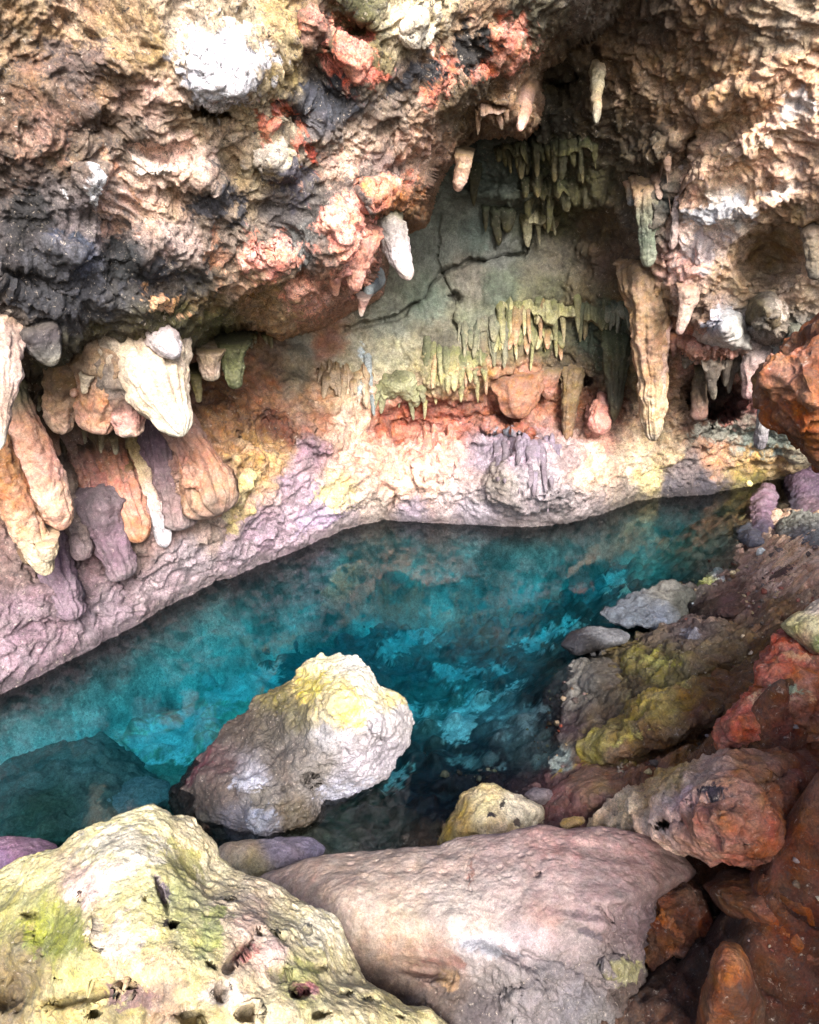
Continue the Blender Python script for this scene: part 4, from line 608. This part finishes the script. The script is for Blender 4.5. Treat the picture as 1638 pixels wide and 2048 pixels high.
# ================================================================== STALACTITES
def wall_y(px, py): return float(wall_rbf(px, py))
def ceil_y(px, py): return float(ceil_rbf(px, py))
def tube(name, top, bot, y, wt, wb, cols, seed=1, flute=.12, lump=.14, belly=0., n=(36, 60), rot=0, parent=None, mat=None, tip=.12, flat=1.0, ybot=None, crag=.8, up=.12, root=.45, flare=.25):
    """a hanging column of dripstone between two sight points; wt, wb are its widths (pixels of the photograph) at top and foot"""
    yb = y if ybot is None else ybot
    A = at_y(top[0], top[1], y); Bp = at_y(bot[0], bot[1], yb); L = np.linalg.norm(Bp-A)
    nu, nv = n; t = np.linspace(-up, 1, nv); a = np.linspace(0, 2*np.pi, nu, endpoint=False)
    dep = lambda q: q[1]*cp-(q[2]-CAMH)*sp
    ra = wt/2/F*dep(A); rb = wb/2/F*dep(Bp)
    tt = np.clip(t, 0, 1); r = ra+(rb-ra)*tt+belly*ra*np.sin(np.pi*tt)
    r = r*np.sqrt(np.clip((1-t)/tip, 0, 1)*(2-np.clip((1-t)/tip, 0, 1)))
    r = np.maximum(r, 1e-4)
    dirv = (Bp-A)/L; s1 = np.cross(dirv, [0, 1, 0]); s1 /= np.linalg.norm(s1); s2 = np.cross(dirv, s1)
    C = A[None]+t[:, None]*(Bp-A)[None]
    r = r*np.clip((t+up)/(.35*up), 0, 1)**.5*(1+flare*np.exp(-np.maximum(t, 0)/.14))
    sight = A-np.array([0, 0, CAMH]); sight /= np.linalg.norm(sight)
    C = C+(root*np.clip(1-(t+up)/(.22+up), 0, 1)**2)[:, None]*(sight+np.array([0, .3, 0]))     # the root bends back into the rock
    ra_ = max(ra, rb)
    wob = .22*ra_*np.stack([gnoise(np.stack([t*3*L/.6, t*0+seed, t*0+k], -1), 1, seed) for k in (0, 5)], -1)
    C = C+(wob[:, :1]*s1+wob[:, 1:]*s2)*np.sin(np.pi*tt)[:, None]
    P = C[None]+(np.cos(a)[:, None, None]*s1+flat*np.sin(a)[:, None, None]*s2)*r[None, :, None]
    dirs = (np.cos(a)[:, None, None]*s1+np.sin(a)[:, None, None]*s2)+0*P
    circ = np.stack([np.cos(a)[:, None]*1.7+0*t[None], np.sin(a)[:, None]*1.7+0*t[None], (t*L/ra_*.16)[None]+0*a[:, None]], -1)
    d = flute*2.2*(billow(circ, 1.1, 3, seed)-.4)+lump*1.6*fbm(np.stack([circ[..., 0]*.8, circ[..., 1]*.8, circ[..., 2]*4.5], -1), .8, 4, seed+7)
    d = d+.30*(billow(P, .8/ra_, 3, seed+4)-.4)+.12*fbm(P, 2.6/ra_, 3, seed+5)
    P = P+dirs*(d*np.minimum(r, ra_)[None])[..., None]
    cc = np.array([rgb(h, .44) for h in cols]); ci = np.clip(tt[None]+.12*fbm(P, 4/ra_*.1, 3, seed+2), 0, .9999)*(len(cc)-1)
    i0 = ci.astype(int); k = (ci-i0)[..., None]; k = k*k*(3-2*k); c = cc[i0]*(1-k)+cc[np.minimum(i0+1, len(cc)-1)]*k
    fc = grid_faces(nu, nv, True)
    caps = np.array([[0, 0, 0, 0]])
    if parent is None:
        return mesh(name, P, fc, mat or M_STAL, c, crag, origin=A)
    return mesh(name, P, fc, mat or M_STAL, c, crag, parent=parent, origin=A)
def stal(name, label, top, bot, y, wt, wb, cols, group='large stalactites', **kw):
    fs = min(surf('wall', *top), surf('ceil', *top))
    if abs(fs-y) < .7 and kw.get('up', 0) < .5:
        kw.setdefault('ybot', y); y = fs+.05; kw['root'] = .15; kw['up'] = .22
    return tag(tube(name, top, bot, y, wt, wb, cols, **kw), label, 'stalactite', group)
S = 'stalactite'
def stalw(name, label, top, bot, y, wt, wb, cols, group, **kw):
    yt = surf('wall', top[0], top[1])-.12; yf = min(surf('wall', bot[0], bot[1]-25), yt)-.10
    kw['up'] = .4; kw['root'] = .2
    return tag(tube(name, top, bot, yt, wt*1.15, wb*1.1, cols, ybot=yf-.5*wb/F*y*.7, **kw), label, 'stalactite', group)
LG = 'stalactites hanging under the left overhang'
stal(S, 'large cream pointed stalactite with dark streaks hanging from the left overhang', (272,686), (366,872), 4.35, 158, 34, ['c8b8a4','ecd4b8','f4dcc0','f8ecd4'], LG, seed=3, n=(90,110), lump=.16, flute=.14, belly=.18, ybot=4.15)
stal(S, 'rounded pinkish white knob at the shoulder of the large cream stalactite', (318,662), (352,712), 4.2, 66, 44, ['dcc0b0','e4d4d4','dcd4dc'], LG, seed=5, n=(48,40), tip=.5, lump=.1, flute=.06)
stal(S, 'broad orange apricot drapery stalactite left of the large cream one', (215,740), (190,866), 4.45, 110, 60, ['a08468','c89068','e4a884','f0b89c'], LG, up=.6, root=0., seed=8, n=(80,80), flute=.2, lump=.14, belly=.1, ybot=4.4)
stal(S, 'salmon and dark mottled drapery between apricot and cream stalactites', (245,760), (262,872), 4.42, 90, 52, ['847468','a48070','ecaca0','f4d0b8'], LG, up=.6, root=0., seed=9, n=(70,70), flute=.22)
stal(S, 'stubby pale apricot stalactite with twin toes over the dark recess', (128,770), (118,866), 4.4, 62, 52, ['7c6040','c49c78','ecc0a0','f8d4bc'], LG, up=.6, root=0., seed=12, n=(60,60), tip=.3, flute=.24)
stal(S, 'small orange knob above the stubby twin toed stalactite', (142,742), (148,792), 4.25, 36, 26, ['b08460','e0a884','e8b090'], LG, seed=14, n=(36,36), tip=.5)
stal(S, 'small ribbed cream cone right of the orange knob', (176,742), (168,788), 4.25, 30, 10, ['b8a890','dccab0'], LG, seed=15, n=(32,36))
stal(S, 'dark grey hanging boss with pale wet tip at the overhang edge', (70,660), (108,732), 3.8, 84, 36, ['5c5450','5c5458','74706c','e8e0cc'], LG, seed=17, n=(64,60), tip=.3, lump=.2)
stal(S, 'long bulging peach stalactite leaning right over the purple tide band', (18,790), (128,1060), 4.25, 50, 58, ['6c6448','cc9474','f4b49c','f8c8ac','f8bc9c'], LG, seed=20, n=(80,110), tip=.22, belly=.5, lump=.12, ybot=4.15, root=.1)
stal(S, 'long ochre stalactite ending in two cream bulbs nearest the water', (-30,860), (96,1150), 4.05, 60, 34, ['6c4820','a06c3c','cc8c5c','ecb48c','f4dcb8','ecd8b0'], LG, seed=22, n=(70,110), tip=.12, belly=.35, lump=.2, flute=.18, root=.1)
stal(S, 'cream bulb swelling low on the long ochre stalactite', (88,1080), (100,1122), 3.98, 42, 40, ['ecc8a0','f4e0bc'], LG, seed=23, n=(40,40), tip=.6, lump=.08, up=.5)
stalw(S, 'dusky rose stalactite behind the long peach one', (150,860), (205,1010), 4.65, 66, 40, ['54402c','947060','b47c6c','bc8070'], LG, up=.6, root=0., seed=25, n=(60,80), flute=.2)
stal(S, 'slender brown drip between the stubby and peach stalactites', (104,860), (118,912), 4.55, 22, 8, ['6c4c30','a07458'], LG, up=.6, root=0., seed=27, n=(24,40))
stalw(S, 'yellow green and white flowstone rib with a pale grey tip', (262,850), (332,1095), 4.7, 62, 26, ['74683c','b8a064','f0d4a8','f0ccb8','d8d0d8','ccc4cc'], LG, up=.6, root=0., seed=30, n=(64,120), flute=.2, lump=.16)
stalw(S, 'ruddy knobbly stalactite ending in a brush of orange crust', (212,880), (282,1085), 4.72, 58, 50, ['64502c','a86c50','d89078','eca484','dc9868'], LG, up=.6, root=0., seed=32, n=(64,110), flute=.22, lump=.24, tip=.2)
stalw(S, 'maroon stalactite with small teeth hanging in the middle of the recess', (185,900), (222,1040), 4.78, 46, 44, ['5c4430','a46858','a8645c','b87870'], LG, up=.6, root=0., seed=34, n=(50,80), flute=.3)
stal(S, 'massive pale pink column at the left picture edge', (-10,640), (0,900), 3.2, 90, 20, ['e0bca4','ecc8b8','e8c8b8','c4a490','e0d8c8'], LG, seed=36, n=(70,100), lump=.16, belly=.1)
stal(S, 'pale buff stalactite knob on the mossy underside right of the cream one', (418,690), (424,762), 5.1, 62, 28, ['a0885c','e8c8a4','f0d0b8','c4b494'], LG, seed=40, n=(50,50), flute=.2)
stal(S, 'olive green drapery just right of the pale buff knob', (462,680), (472,778), 5.2, 56, 26, ['5c5c34','64683c','84885c','6c7448'], LG, seed=42, n=(50,60), flute=.3)
stal(S, 'small olive drip under the mossy left underside', (390,740), (398,806), 5.15, 26, 10, ['6c6434','a09458'], LG, seed=43, n=(28,40))
stalw(S, 'greyish brown rib between the long peach stalactite and the rose ones', (112,900), (168,1120), 4.7, 40, 34, ['54442c','8c7464','a08c84','9c8488'], LG, seed=140, n=(50,90), flute=.3, lump=.3)
stalw(S, 'purple flow rib low on the left wall under the cream bulbs', (90,1070), (150,1240), 4.4, 60, 40, ['7c6468','84687c','907888','9c8494'], LG, seed=141, n=(60,90), flute=.35, lump=.3)
stalw(S, 'mauve boss with orange flecks low between the rose and ruddy ribs', (200,1020), (250,1160), 4.6, 76, 44, ['847078','8c7080','907484','a08c94'], LG, seed=142, n=(60,80), flute=.2, lump=.35)
stalw(S, 'orange crusted rib right of the maroon stalactite', (240,930), (268,1080), 4.8, 34, 34, ['7c5c38','d89c78','e8a884','dc9868'], LG, seed=143, n=(44,80), flute=.35, lump=.35)
stalw(S, 'broad salmon speckled cone below the tip of the cream stalactite', (372,880), (440,1030), 5.0, 50, 120, ['a07868','c08468','cc9474','c89c7c','b89888'], LG, seed=144, n=(80,90), flute=.3, lump=.25, tip=.4)
stalw(S, 'dull mauve rib between the white tipped rib and the salmon cone', (318,880), (368,1060), 4.9, 44, 50, ['6c5464','8c7078','a08484','a89090'], LG, seed=145, n=(50,80), flute=.3, lump=.3)
stalw(S, 'thin brown rib at the far left below the pink column', (30,1010), (60,1130), 4.2, 30, 24, ['54381c','8c6440','94785c'], LG, seed=146, n=(36,60), flute=.35, lump=.3)
MG = 'stalactites along the overhang edge'
stal(S, 'smooth grey white hooked stalactite at the overhang tip', (770,440), (820,560), 5.0, 58, 22, ['8c8468','c8bcb8','e4d8dc','f0dcd4'], MG, seed=50, n=(64,80), lump=.14, flute=.06, belly=.2, tip=.16)
stal(S, 'short blue grey stub under the hooked grey white stalactite', (745,560), (735,590), 5.3, 40, 20, ['8c9498','a4b0b4'], MG, seed=51, n=(36,30), tip=.5)
stal(S, 'salmon drapery fang hanging under the orange crust', (722,470), (712,584), 4.78, 72, 22, ['e09478','f0a48c','f8b49c','f4ac94'], MG, seed=52, n=(60,70), flute=.24, lump=.14)
stal(S, 'small salmon fang left of the larger one', (668,540), (672,592), 4.85, 34, 10, ['f0a48c','f8b8a0'], MG, seed=53, n=(36,40))
stal(S, 'little pink drip with a translucent tip below the salmon fang', (728,588), (722,634), 5.15, 30, 7, ['a08c84','d8a08c','e8dcd0'], MG, seed=54, n=(30,40))
stal(S, 'stubby peach stalactite at the upper edge of the dark alcove', (930,300), (915,384), 5.6, 34, 24, ['8c7450','d0a884','e8bca0','e8b8a0'], MG, seed=56, n=(40,60), tip=.3, lump=.2)
stal(S, 'slim cream column hanging from the roof fissure', (1196,130), (1192,246), 5.7, 30, 14, ['c8b08c','e8dcb8','d0b890','a09c8c'], MG, seed=58, n=(40,70), lump=.28)
stal(S, 'pink edged hanging lobe on the ceiling rim by the fissure', (1048,180), (1040,262), 5.5, 44, 14, ['8c6c50','c89880','e8b8a4'], MG, seed=60, n=(40,60))
RG = 'stalactites and columns on the far wall'
def stal(name, label, top, bot, y, wt, wb, cols, group, **kw):        # stands out of the wall it grew on
    r = wt/2/F*y; yt = surf('wall', top[0], top[1]); yf = min(surf('wall', bot[0], bot[1]-20), yt)
    kw.setdefault('up', .2); kw.setdefault('root', .3)
    return tag(tube(name, top, bot, yt-.25*r, wt, wb, cols, ybot=yf-.8*wb/2/F*y-.05, **kw), label, 'stalactite', group)
stal(S, 'tall ribbed cream and orange column between alcove and right hollow', (1292,560), (1308,882), 6.25, 84, 34, ['a48460','c8a074','dcae88','e8bc90','f4d0a0','f8dcb8'], RG, seed=70, n=(90,170), flute=.24, lump=.2, belly=.05)
stal(S, 'pale ochre rib running down the right side of the tall column', (1322,640), (1318,830), 6.2, 34, 26, ['e0b0a0','e8c0a8','ecc8a0'], RG, seed=71, n=(40,90), lump=.2)
stal(S, 'dark olive pointed stalactite left of the tall ribbed column', (1236,670), (1228,842), 6.45, 62, 12, ['4c5438','5c5c40','545444','7c6c4c'], RG, seed=72, n=(60,90), flute=.28)
stal(S, 'tan tapered stalactite hanging in front of the orange ledge', (1146,740), (1134,884), 6.6, 42, 18, ['8c7450','94784c','8c6c4c','a07c5c'], RG, seed=73, n=(48,80), flute=.16)
stal(S, 'small pink pinnacle with a narrow neck above the ledge', (1204,785), (1198,866), 6.75, 12, 56, ['f0a894','f4a490','f0a490'], RG, seed=74, n=(48,60), tip=.3, lump=.2)
stal(S, 'thin bluish white flow running down left of the fringed dome', (733,700), (748,832), 6.75, 16, 7, ['a8b4b8','c4d0d4','a8b4b8','a4b0b0'], RG, seed=76, n=(28,80), lump=.4)
stal(S, 'bulging orange boss under the drapery above the ledge', (1035,755), (1040,838), 6.75, 94, 64, ['a87450','c48460','b87c5c'], RG, seed=77, n=(60,60), tip=.5, flat=.5)
stal(S, 'smaller reddish boss right of the bulging orange one', (1098,740), (1096,800), 6.75, 44, 30, ['8c7454','bc7c60','c48468'], RG, seed=78, n=(44,50), tip=.5)
stal(S, 'grey green ribbed column on the upper right side of the alcove', (1292,372), (1296,535), 6.15, 48, 26, ['e0b890','94947c','84907c','a0a48c'], RG, seed=79, n=(50,100), flute=.26)
stal(S, 'orange capped stub beside the grey green ribbed column', (1262,365), (1262,412), 6.25, 24, 12, ['e4b898','d0bca0','b8bcc0'], RG, seed=80, n=(30,40))
stal(S, 'thin twisting white rib down the edge of the right wall', (1368,310), (1344,500), 5.75, 12, 16, ['c8b4ac','e4ccc4','ecd4cc','d8b8b0'], RG, seed=81, n=(28,110), lump=.5)
stal(S, 'pinkish stalactite merging into the right wall beside the tall column', (1380,570), (1358,670), 6.15, 44, 14, ['d0a890','f0ccb8','e8bcac'], RG, seed=82, n=(40,60))
stal(S, 'pale pink broken leg of rock at the right side of the dark niche', (1512,700), (1500,800), 6.25, 54, 32, ['e8d0c8','e0b8b0','d8a8a4'], RG, seed=83, n=(50,70), lump=.24)
stal(S, 'white veined pillar between the right niche and hanging brown rock', (1545,690), (1520,900), 6.3, 40, 22, ['d8d0cc','ece0dc','b8b4b4','a49ca4'], RG, seed=84, n=(44,100), lump=.3, flute=.25)
stal(S, 'brown column standing inside the dark niche', (1404,730), (1396,842), 6.85, 24, 34, ['74684c','6c5844','946c5c'], RG, seed=88, n=(36,60))
stal(S, 'blunt tan hanging lip at the right picture edge beside the hollow', (1628,450), (1632,560), 5.4, 44, 26, ['a89078','94846c','7c7468'], RG, seed=89, n=(44,70))

def dome(label, outline, T, base, over=(), out=.12, **kw):
    ol = np.array(outline, float); x0, y0 = ol.min(0); x1, y1 = ol.max(0); xm, ym = ol.mean(0)
    fr = [(x, y, min(surf('wall', x, y), surf('wall', xm, y0)+.3)-out*k) for x, y, k in ((xm, y0, .4), (x0, ym, .5), (x1, ym, .5), (xm, y1, 1.2), (xm, ym, 1.3))]
    tag(blob('flowstone_dome', outline, fr, T, base, over, mat=M_STAL, n=(160, 80), lumps=(.03, 5), mid=(.02, 12), pits=(.006, 16), fine=(.004, 40), gain=.5, amp=10, crag=.6, **kw), label, 'flowstone', 'flowstone domes on the far wall')
dome('round topped olive dome of flowstone fringed with toes above the orange ledge', [(757,795),(752,770),(762,748),(795,731),(825,738),(842,765),(845,800),(820,806),(800,794),(780,806)], .16, B((795,745,'6c6c4c'),(770,780,'94946c'),(825,780,'a4a47c'),(800,795,'b0b084')))
dome('pale lavender and white rounded dome of flowstone over the dark niche', [(1375,690),(1395,645),(1415,622),(1450,612),(1480,625),(1497,660),(1505,700),(1450,700)], .2, B((1420,650,'a4a8bc'),(1450,630,'c4c4c8'),(1480,660,'d8d4cc'),(1440,690,'ecdcd4'),(1400,680,'d8c0b0')))
dome('brown lump of rock with pale crust on its right side beside the white dome', [(1488,605),(1500,582),(1540,576),(1572,600),(1575,635),(1550,660),(1515,657),(1492,640)], .16, B((1510,620,'74684c'),(1540,640,'6c5c44'),(1550,600,'a09484')), [(1562,620,12,30,-20,'e8d4c4',1)])
dome('grey green round lump of rock just above the hanging brown rock', [(1563,655),(1575,645),(1600,643),(1618,660),(1614,690),(1588,706),(1568,694)], .12, B((1590,660,'8c8c7c'),(1580,690,'949890')))
rng = np.random.default_rng(4)
def curtain(label, spots, y, cols, w=(12, 20), seed=100, group='stalactite curtains', n=(18, 34), back=.12, flute=.2):
    """a row of dripstone teeth: spots = (x, top, foot)"""
    c0 = at_y(np.mean([s[0] for s in spots]), np.mean([s[1] for s in spots]), y)
    e = bpy.data.objects.new('stalactite_curtain', None); COL.objects.link(e); e.location = c0; e.empty_display_size = .1
    tag(e, label, 'stalactites', group)
    for i, s in enumerate(spots):
        ww = w[0]+(w[1]-w[0])*rng.random(); cc = list(cols[i % len(cols)])
        ww *= rng.uniform(.6, 1.7); s = (s[0], s[1], s[2]+(s[2]-s[1])*rng.uniform(-.35, .25)); ln = rng.uniform(-9, 9)
        which = 'ceil' if y < 5.95 and s[0] < 1050 else 'wall'
        yt = surf(which, s[0], s[1]); r = ww/2/F*y; yf = min(surf('wall', s[0], s[2]-6), yt+.1)
        if abs(yt-y) > .8: yt = yf = y
        tube('stalactite', (s[0], s[1]), (s[0]+ln, s[2]), yt+.1*r, ww, ww*rng.uniform(.3, .65), cc, seed=seed+i, n=n, parent=e, flute=flute, lump=.3, tip=.3, up=.3, flare=rng.uniform(0, .3), root=.12, ybot=yf-r*rng.uniform(.3, 1.1)-.02)
    if len(spots) >= 5:                       # the drapery that the teeth hang from
        sp_ = sorted(spots); X0, X1 = sp_[0][0]-10, sp_[-1][0]+10; xs = np.arange(X0, X1, 1.5); V = np.linspace(0, 1, 34)
        tp = np.interp(xs, [q[0] for q in sp_], [q[1] for q in sp_]); ft = np.interp(xs, [q[0] for q in sp_], [q[2] for q in sp_])
        ln = (ft-tp)*(.42+.55*gnoise(np.stack([xs*.05, xs*0+seed, xs*0], -1), 1, seed))*np.clip(np.minimum(xs-X0, X1-xs)/14, .1, 1)
        ln = np.maximum(ln, 6); which = 'ceil' if y < 5.95 and X1 < 1050 else 'wall'
        base = np.array([surf(which, a, b) for a, b in zip(xs, tp)]); base = np.convolve(np.pad(base, 6, 'edge'), np.ones(13)/13, 'valid')
        PX_ = np.repeat(xs[:, None], 34, 1); PY_ = tp[:, None]-16+(ln[:, None]+16)*V[None]
        rib = billow(np.stack([PX_*.06, PY_*.006, PX_*0+seed], -1), 1, 3, seed)
        out = .10*np.sin(np.pi*np.clip(V, 0, .92)/.92*.5)[None]*np.where(V > .92, (1-V)/.08*1.6-.6, 1)[None]
        edge_ = np.clip(np.minimum(PX_-X0, X1-PX_)/16, 0, 1)
        P = at_y(PX_, PY_, base[:, None]+.05-out*(.5+.5*edge_)*1.0-.045*(rib-.4)*edge_+(1-edge_)*.1+.02*fbm(np.stack([PX_*.02, PY_*.02, PX_*0], -1), 3, 3, seed))
        c3 = np.array([rgb(h, .44) for h in (list(cols[0])+list(cols[-1]))[:4]]); k_ = np.clip(V[None]*1.6+.5*(rib-.4), 0, 1.99); i0 = k_.astype(int)
        cl = c3[i0]*(1-(k_-i0)[..., None])+c3[i0+1]*(k_-i0)[..., None]
        mesh('flowstone_drape', P, grid_faces(len(xs), 34), M_STAL, cl, .7, parent=e, origin=c0)
    return e
def row(x0, x1, k, top, foot, jt=8, jf=14):
    xs = np.linspace(x0, x1, k); r = []
    k = int(k*1.45); xs = np.linspace(x0, x1, k)
    for i, x in enumerate(xs):
        if rng.random() < .12: continue
        t = i/(k-1) if k > 1 else 0
        a = top[0]+(top[1]-top[0])*t; b = foot[0]+(foot[1]-foot[0])*t
        r.append((x+rng.uniform(-8, 8), a+rng.uniform(-jt, jt), b+rng.uniform(-1.6*jf, 1.2*jf)))
    return r
OL = [['30341e','484a2a','7c7448'],['3c3c22','5c5a30','686438'],['2c3018','4c4828','8c8050'],['383c20','404024','565432']]  # olives darkened in the colour itself, to deepen the alcove's shade
curtain('upper olive stalactite curtain in the shaded alcove', row(1000,1082,9,(285,290),(340,356)), 6.75, OL, (11,20))
curtain('upper right olive curtain of the shaded alcove, short teeth', row(1092,1195,9,(285,280),(345,340),8,18), 6.65, OL, (10,17), 120)
curtain('long middle curtain of dark olive stalactites in the alcove', row(1048,1135,8,(350,360),(440,436),12,16), 6.7, OL, (12,22), 140)
curtain('lowest pale tipped teeth below the middle alcove curtain', row(1050,1142,6,(430,425),(475,485),8,14), 6.85, [['6c6844','a09c74','ccc49c'],['5c5838','94845c','b8a878']], (10,18), 160)
curtain('dark green wedge shaped stalactites on the left of the alcove', [(972,410,455),(992,415,512),(1012,420,470),(950,330,400)], 6.95, [['3c4430','44442c','54502c']], (16,28), 170)
YL = [['74744c','a09c68','ccc490'],['8c8858','b8ac78','e0cc98'],['5c6040','8c8c5c','b4a868'],['7c6c44','b08c5c','e4b48c']]
curtain('yellow green fringe of drips in the middle of the far wall', row(1005,1160,15,(610,600),(672,690),16,26), 6.85, YL, (9,16), 180)
curtain('second row of greenish drips below the yellow green fringe', row(985,1120,13,(660,665),(722,712),12,16), 6.8, YL, (9,15), 200)
curtain('greyish drips left of the yellow green fringe under the crack', row(915,1005,9,(655,645),(712,722),12,16), 6.9, [['6c6c5c','8c8a70','b0a888'],['5c6454','848468','a8a07c']], (10,17), 500)
curtain('olive drips right of the yellow green fringe beside the dark stalactite', row(1150,1215,7,(600,610),(690,690),14,20), 6.7, [['4c5440','6c7050','a09868'],['5c6048','848058','c0a878']], (11,18), 520)
curtain('grey comb of drips left of the tall ribbed column', row(1212,1250,5,(610,608),(650,664),4,10), 6.55, [['6c7464','949884','a8a48c']], (9,13), 220)
curtain('pale yellow green drapery right of the fringed dome', row(860,968,14,(700,720),(798,790),10,14), 6.78, [['6c7050','a4a070','d8cc94'],['848458','b4a870','e4d49c'],['747850','acaa78','d0c080'],['8c7c50','ccac78','f0bc90']], (11,19), 240, n=(20,44))
curtain('fringe of stone toes hanging from the rim of the dome', [(756,770,812),(768,775,822),(782,780,800),(800,778,812),(820,785,836),(834,780,830),(842,770,800)], 6.82, [['94946c','acac80','b8b48c']], (13,18), 260)
curtain('apricot flowstone drips on the pale wall left of the dome', row(636,738,13,(745,750),(795,830),16,20), 6.7, [['b89870','e4c8a0','f0d0ac'],['c8a47c','ecccac','f4d8bc']], (8,17), 280, back=.06)
curtain('small pale drips along the mossy underside edge', row(480,545,6,(665,668),(700,695),5,8), 5.9, [['6c683c','94906c','b4ac8c']], (10,15), 300)
curtain('row of grey teeth hanging inside the dark right niche', [(1375,712,745),(1420,718,790),(1436,720,782),(1452,722,770),(1466,722,800),(1482,722,760),(1500,728,765)], 6.55, [['a08c78','948474','a49888'],['847464','74685c','a09480']], (12,22), 320, back=.3)
curtain('orange fringed lip over the dark right niche', row(1350,1495,15,(670,690),(718,716),6,8), 6.2, [['b87858','d49478','e0a48c'],['a86c50','cc8c70','ecb09c']], (11,17), 340)
curtain('purple grey flowstone folds on the block above the water', row(985,1110,12,(895,900),(955,985),10,26), 6.33, [['a090a4','a898ac','94848c'],['9c8c9c','8c7c88','a494a0']], (9,15), 360, back=.06)
curtain('salmon flowstone folds on the wall left of the purple block', row(848,905,7,(880,885),(955,965),10,18), 6.5, [['f0a890','f4b09c','f0b8a4'],['dc8c78','eca494','f4c0ac']], (8,14), 380, back=.06)
curtain('faint drips under the peach ceiling lobes above the alcove', row(960,1010,5,(215,220),(255,262),5,6), 5.55, [['8c6c50','b49078','a4907c']], (10,14), 400)
curtain('short stubs around the thin white rib on the right wall', [(1330,300,345),(1318,360,400),(1342,420,470),(1390,330,372),(1410,350,384)], 5.85, [['b08c70','dcb498','ecccbc']], (12,18), 420)
curtain('small dark drips in the deep left recess', [(60,800,850),(84,790,838),(170,840,880),(205,850,905),(226,868,930)], 4.85, [['4c3c20','7c6c48','a8a084']], (12,20), 440)

# ================================================================== GRAVEL in the hollows of the shore
def build_gravel():
    g = np.random.default_rng(9); Q = SURF['floor'].reshape(-1, 3)
    qx, qy = proj(Q); ok = (Q[:, 2] > -.12) & (Q[:, 2] < 1.1) & (Q[:, 0] > .2) & (qx > 850) & (qx < 1700) & (qy > 1080) & (qy < 2100) & (Q[:, 1] > 1.2)
    dens = fbm(Q, 2.2, 3, 71); ok &= dens > .02; pick = g.choice(np.nonzero(ok)[0], 1100, replace=False)
    ph = (1+5**.5)/2
    iv = np.array([(-1,ph,0),(1,ph,0),(-1,-ph,0),(1,-ph,0),(0,-1,ph),(0,1,ph),(0,-1,-ph),(0,1,-ph),(ph,0,-1),(ph,0,1),(-ph,0,-1),(-ph,0,1)])/1.9
    it = np.array([(0,11,5),(0,5,1),(0,1,7),(0,7,10),(0,10,11),(1,5,9),(5,11,4),(11,10,2),(10,7,6),(7,1,8),(3,9,4),(3,4,2),(3,2,6),(3,6,8),(3,8,9),(4,9,5),(2,4,11),(6,2,10),(8,6,7),(9,8,1)])
    tones = np.array([rgb(h) for h in ('b09878','8c6c50','a88c84','6c5c54','c8b090','94503c','847470','b4a078')])
    V = []; T = []; C = []
    for n, i in enumerate(pick):
        r = .006+.022*g.random()**3; v = iv*r*(1+.35*g.standard_normal((12, 1))*.6)*g.uniform(.6, 1.3, 3); a = g.uniform(0, 6.28)
        v = v@np.array([[math.cos(a), math.sin(a), 0], [-math.sin(a), math.cos(a), 0], [0, 0, .7]])
        V.append(v+Q[i]+np.array([0, 0, r*.3])); T.append(it+12*n); C.append(np.repeat(tones[g.integers(8)][None]*g.uniform(.6, 1.3), 12, 0))
    o = mesh('gravel', np.concatenate(V), np.concatenate(T), M_BANK, np.concatenate(C), .4)
    tag(o, 'small loose stones and grit scattered over the right shore', 'gravel', kind='stuff')
build_gravel()

# ================================================================== ADDED ROCK (out of frame: placed to shade the bottom right corner)
def build_shade_rock():
    yy = np.linspace(-3.0, 3.8, 130); zz = np.linspace(-.5, 2.55, 80); Y, Z = np.meshgrid(yy, zz, indexing='ij')
    X = 1.55+1.3*sstep(.1, 2.6, Y)+.2*np.clip(-Y, 0, 3)-.1*np.clip(Z-1.6, 0, 9)
    Z = -.5+(Z+.5)*(1+.30*sstep(1.6, .5, Y))
    P = np.stack([X, Y, Z], -1); d = .14*fbm(P, 1.2, 4, 9)+.08*(ridged(P, 3.5, 3, 4)-.4)
    P = P-np.array([1, 0, 0])*d[..., None]
    back = P+np.array([2.5, 0, -.4]); Q = np.concatenate([P, back[:, ::-1]], 1)       # a bank of rock, not a sheet
    o = mesh('unseen_shade_rock', Q, grid_faces(130, 160), M_BANK, rgb('7c4a24')+0*Q, 1.)
    tag(o, kind='structure')
build_shade_rock()
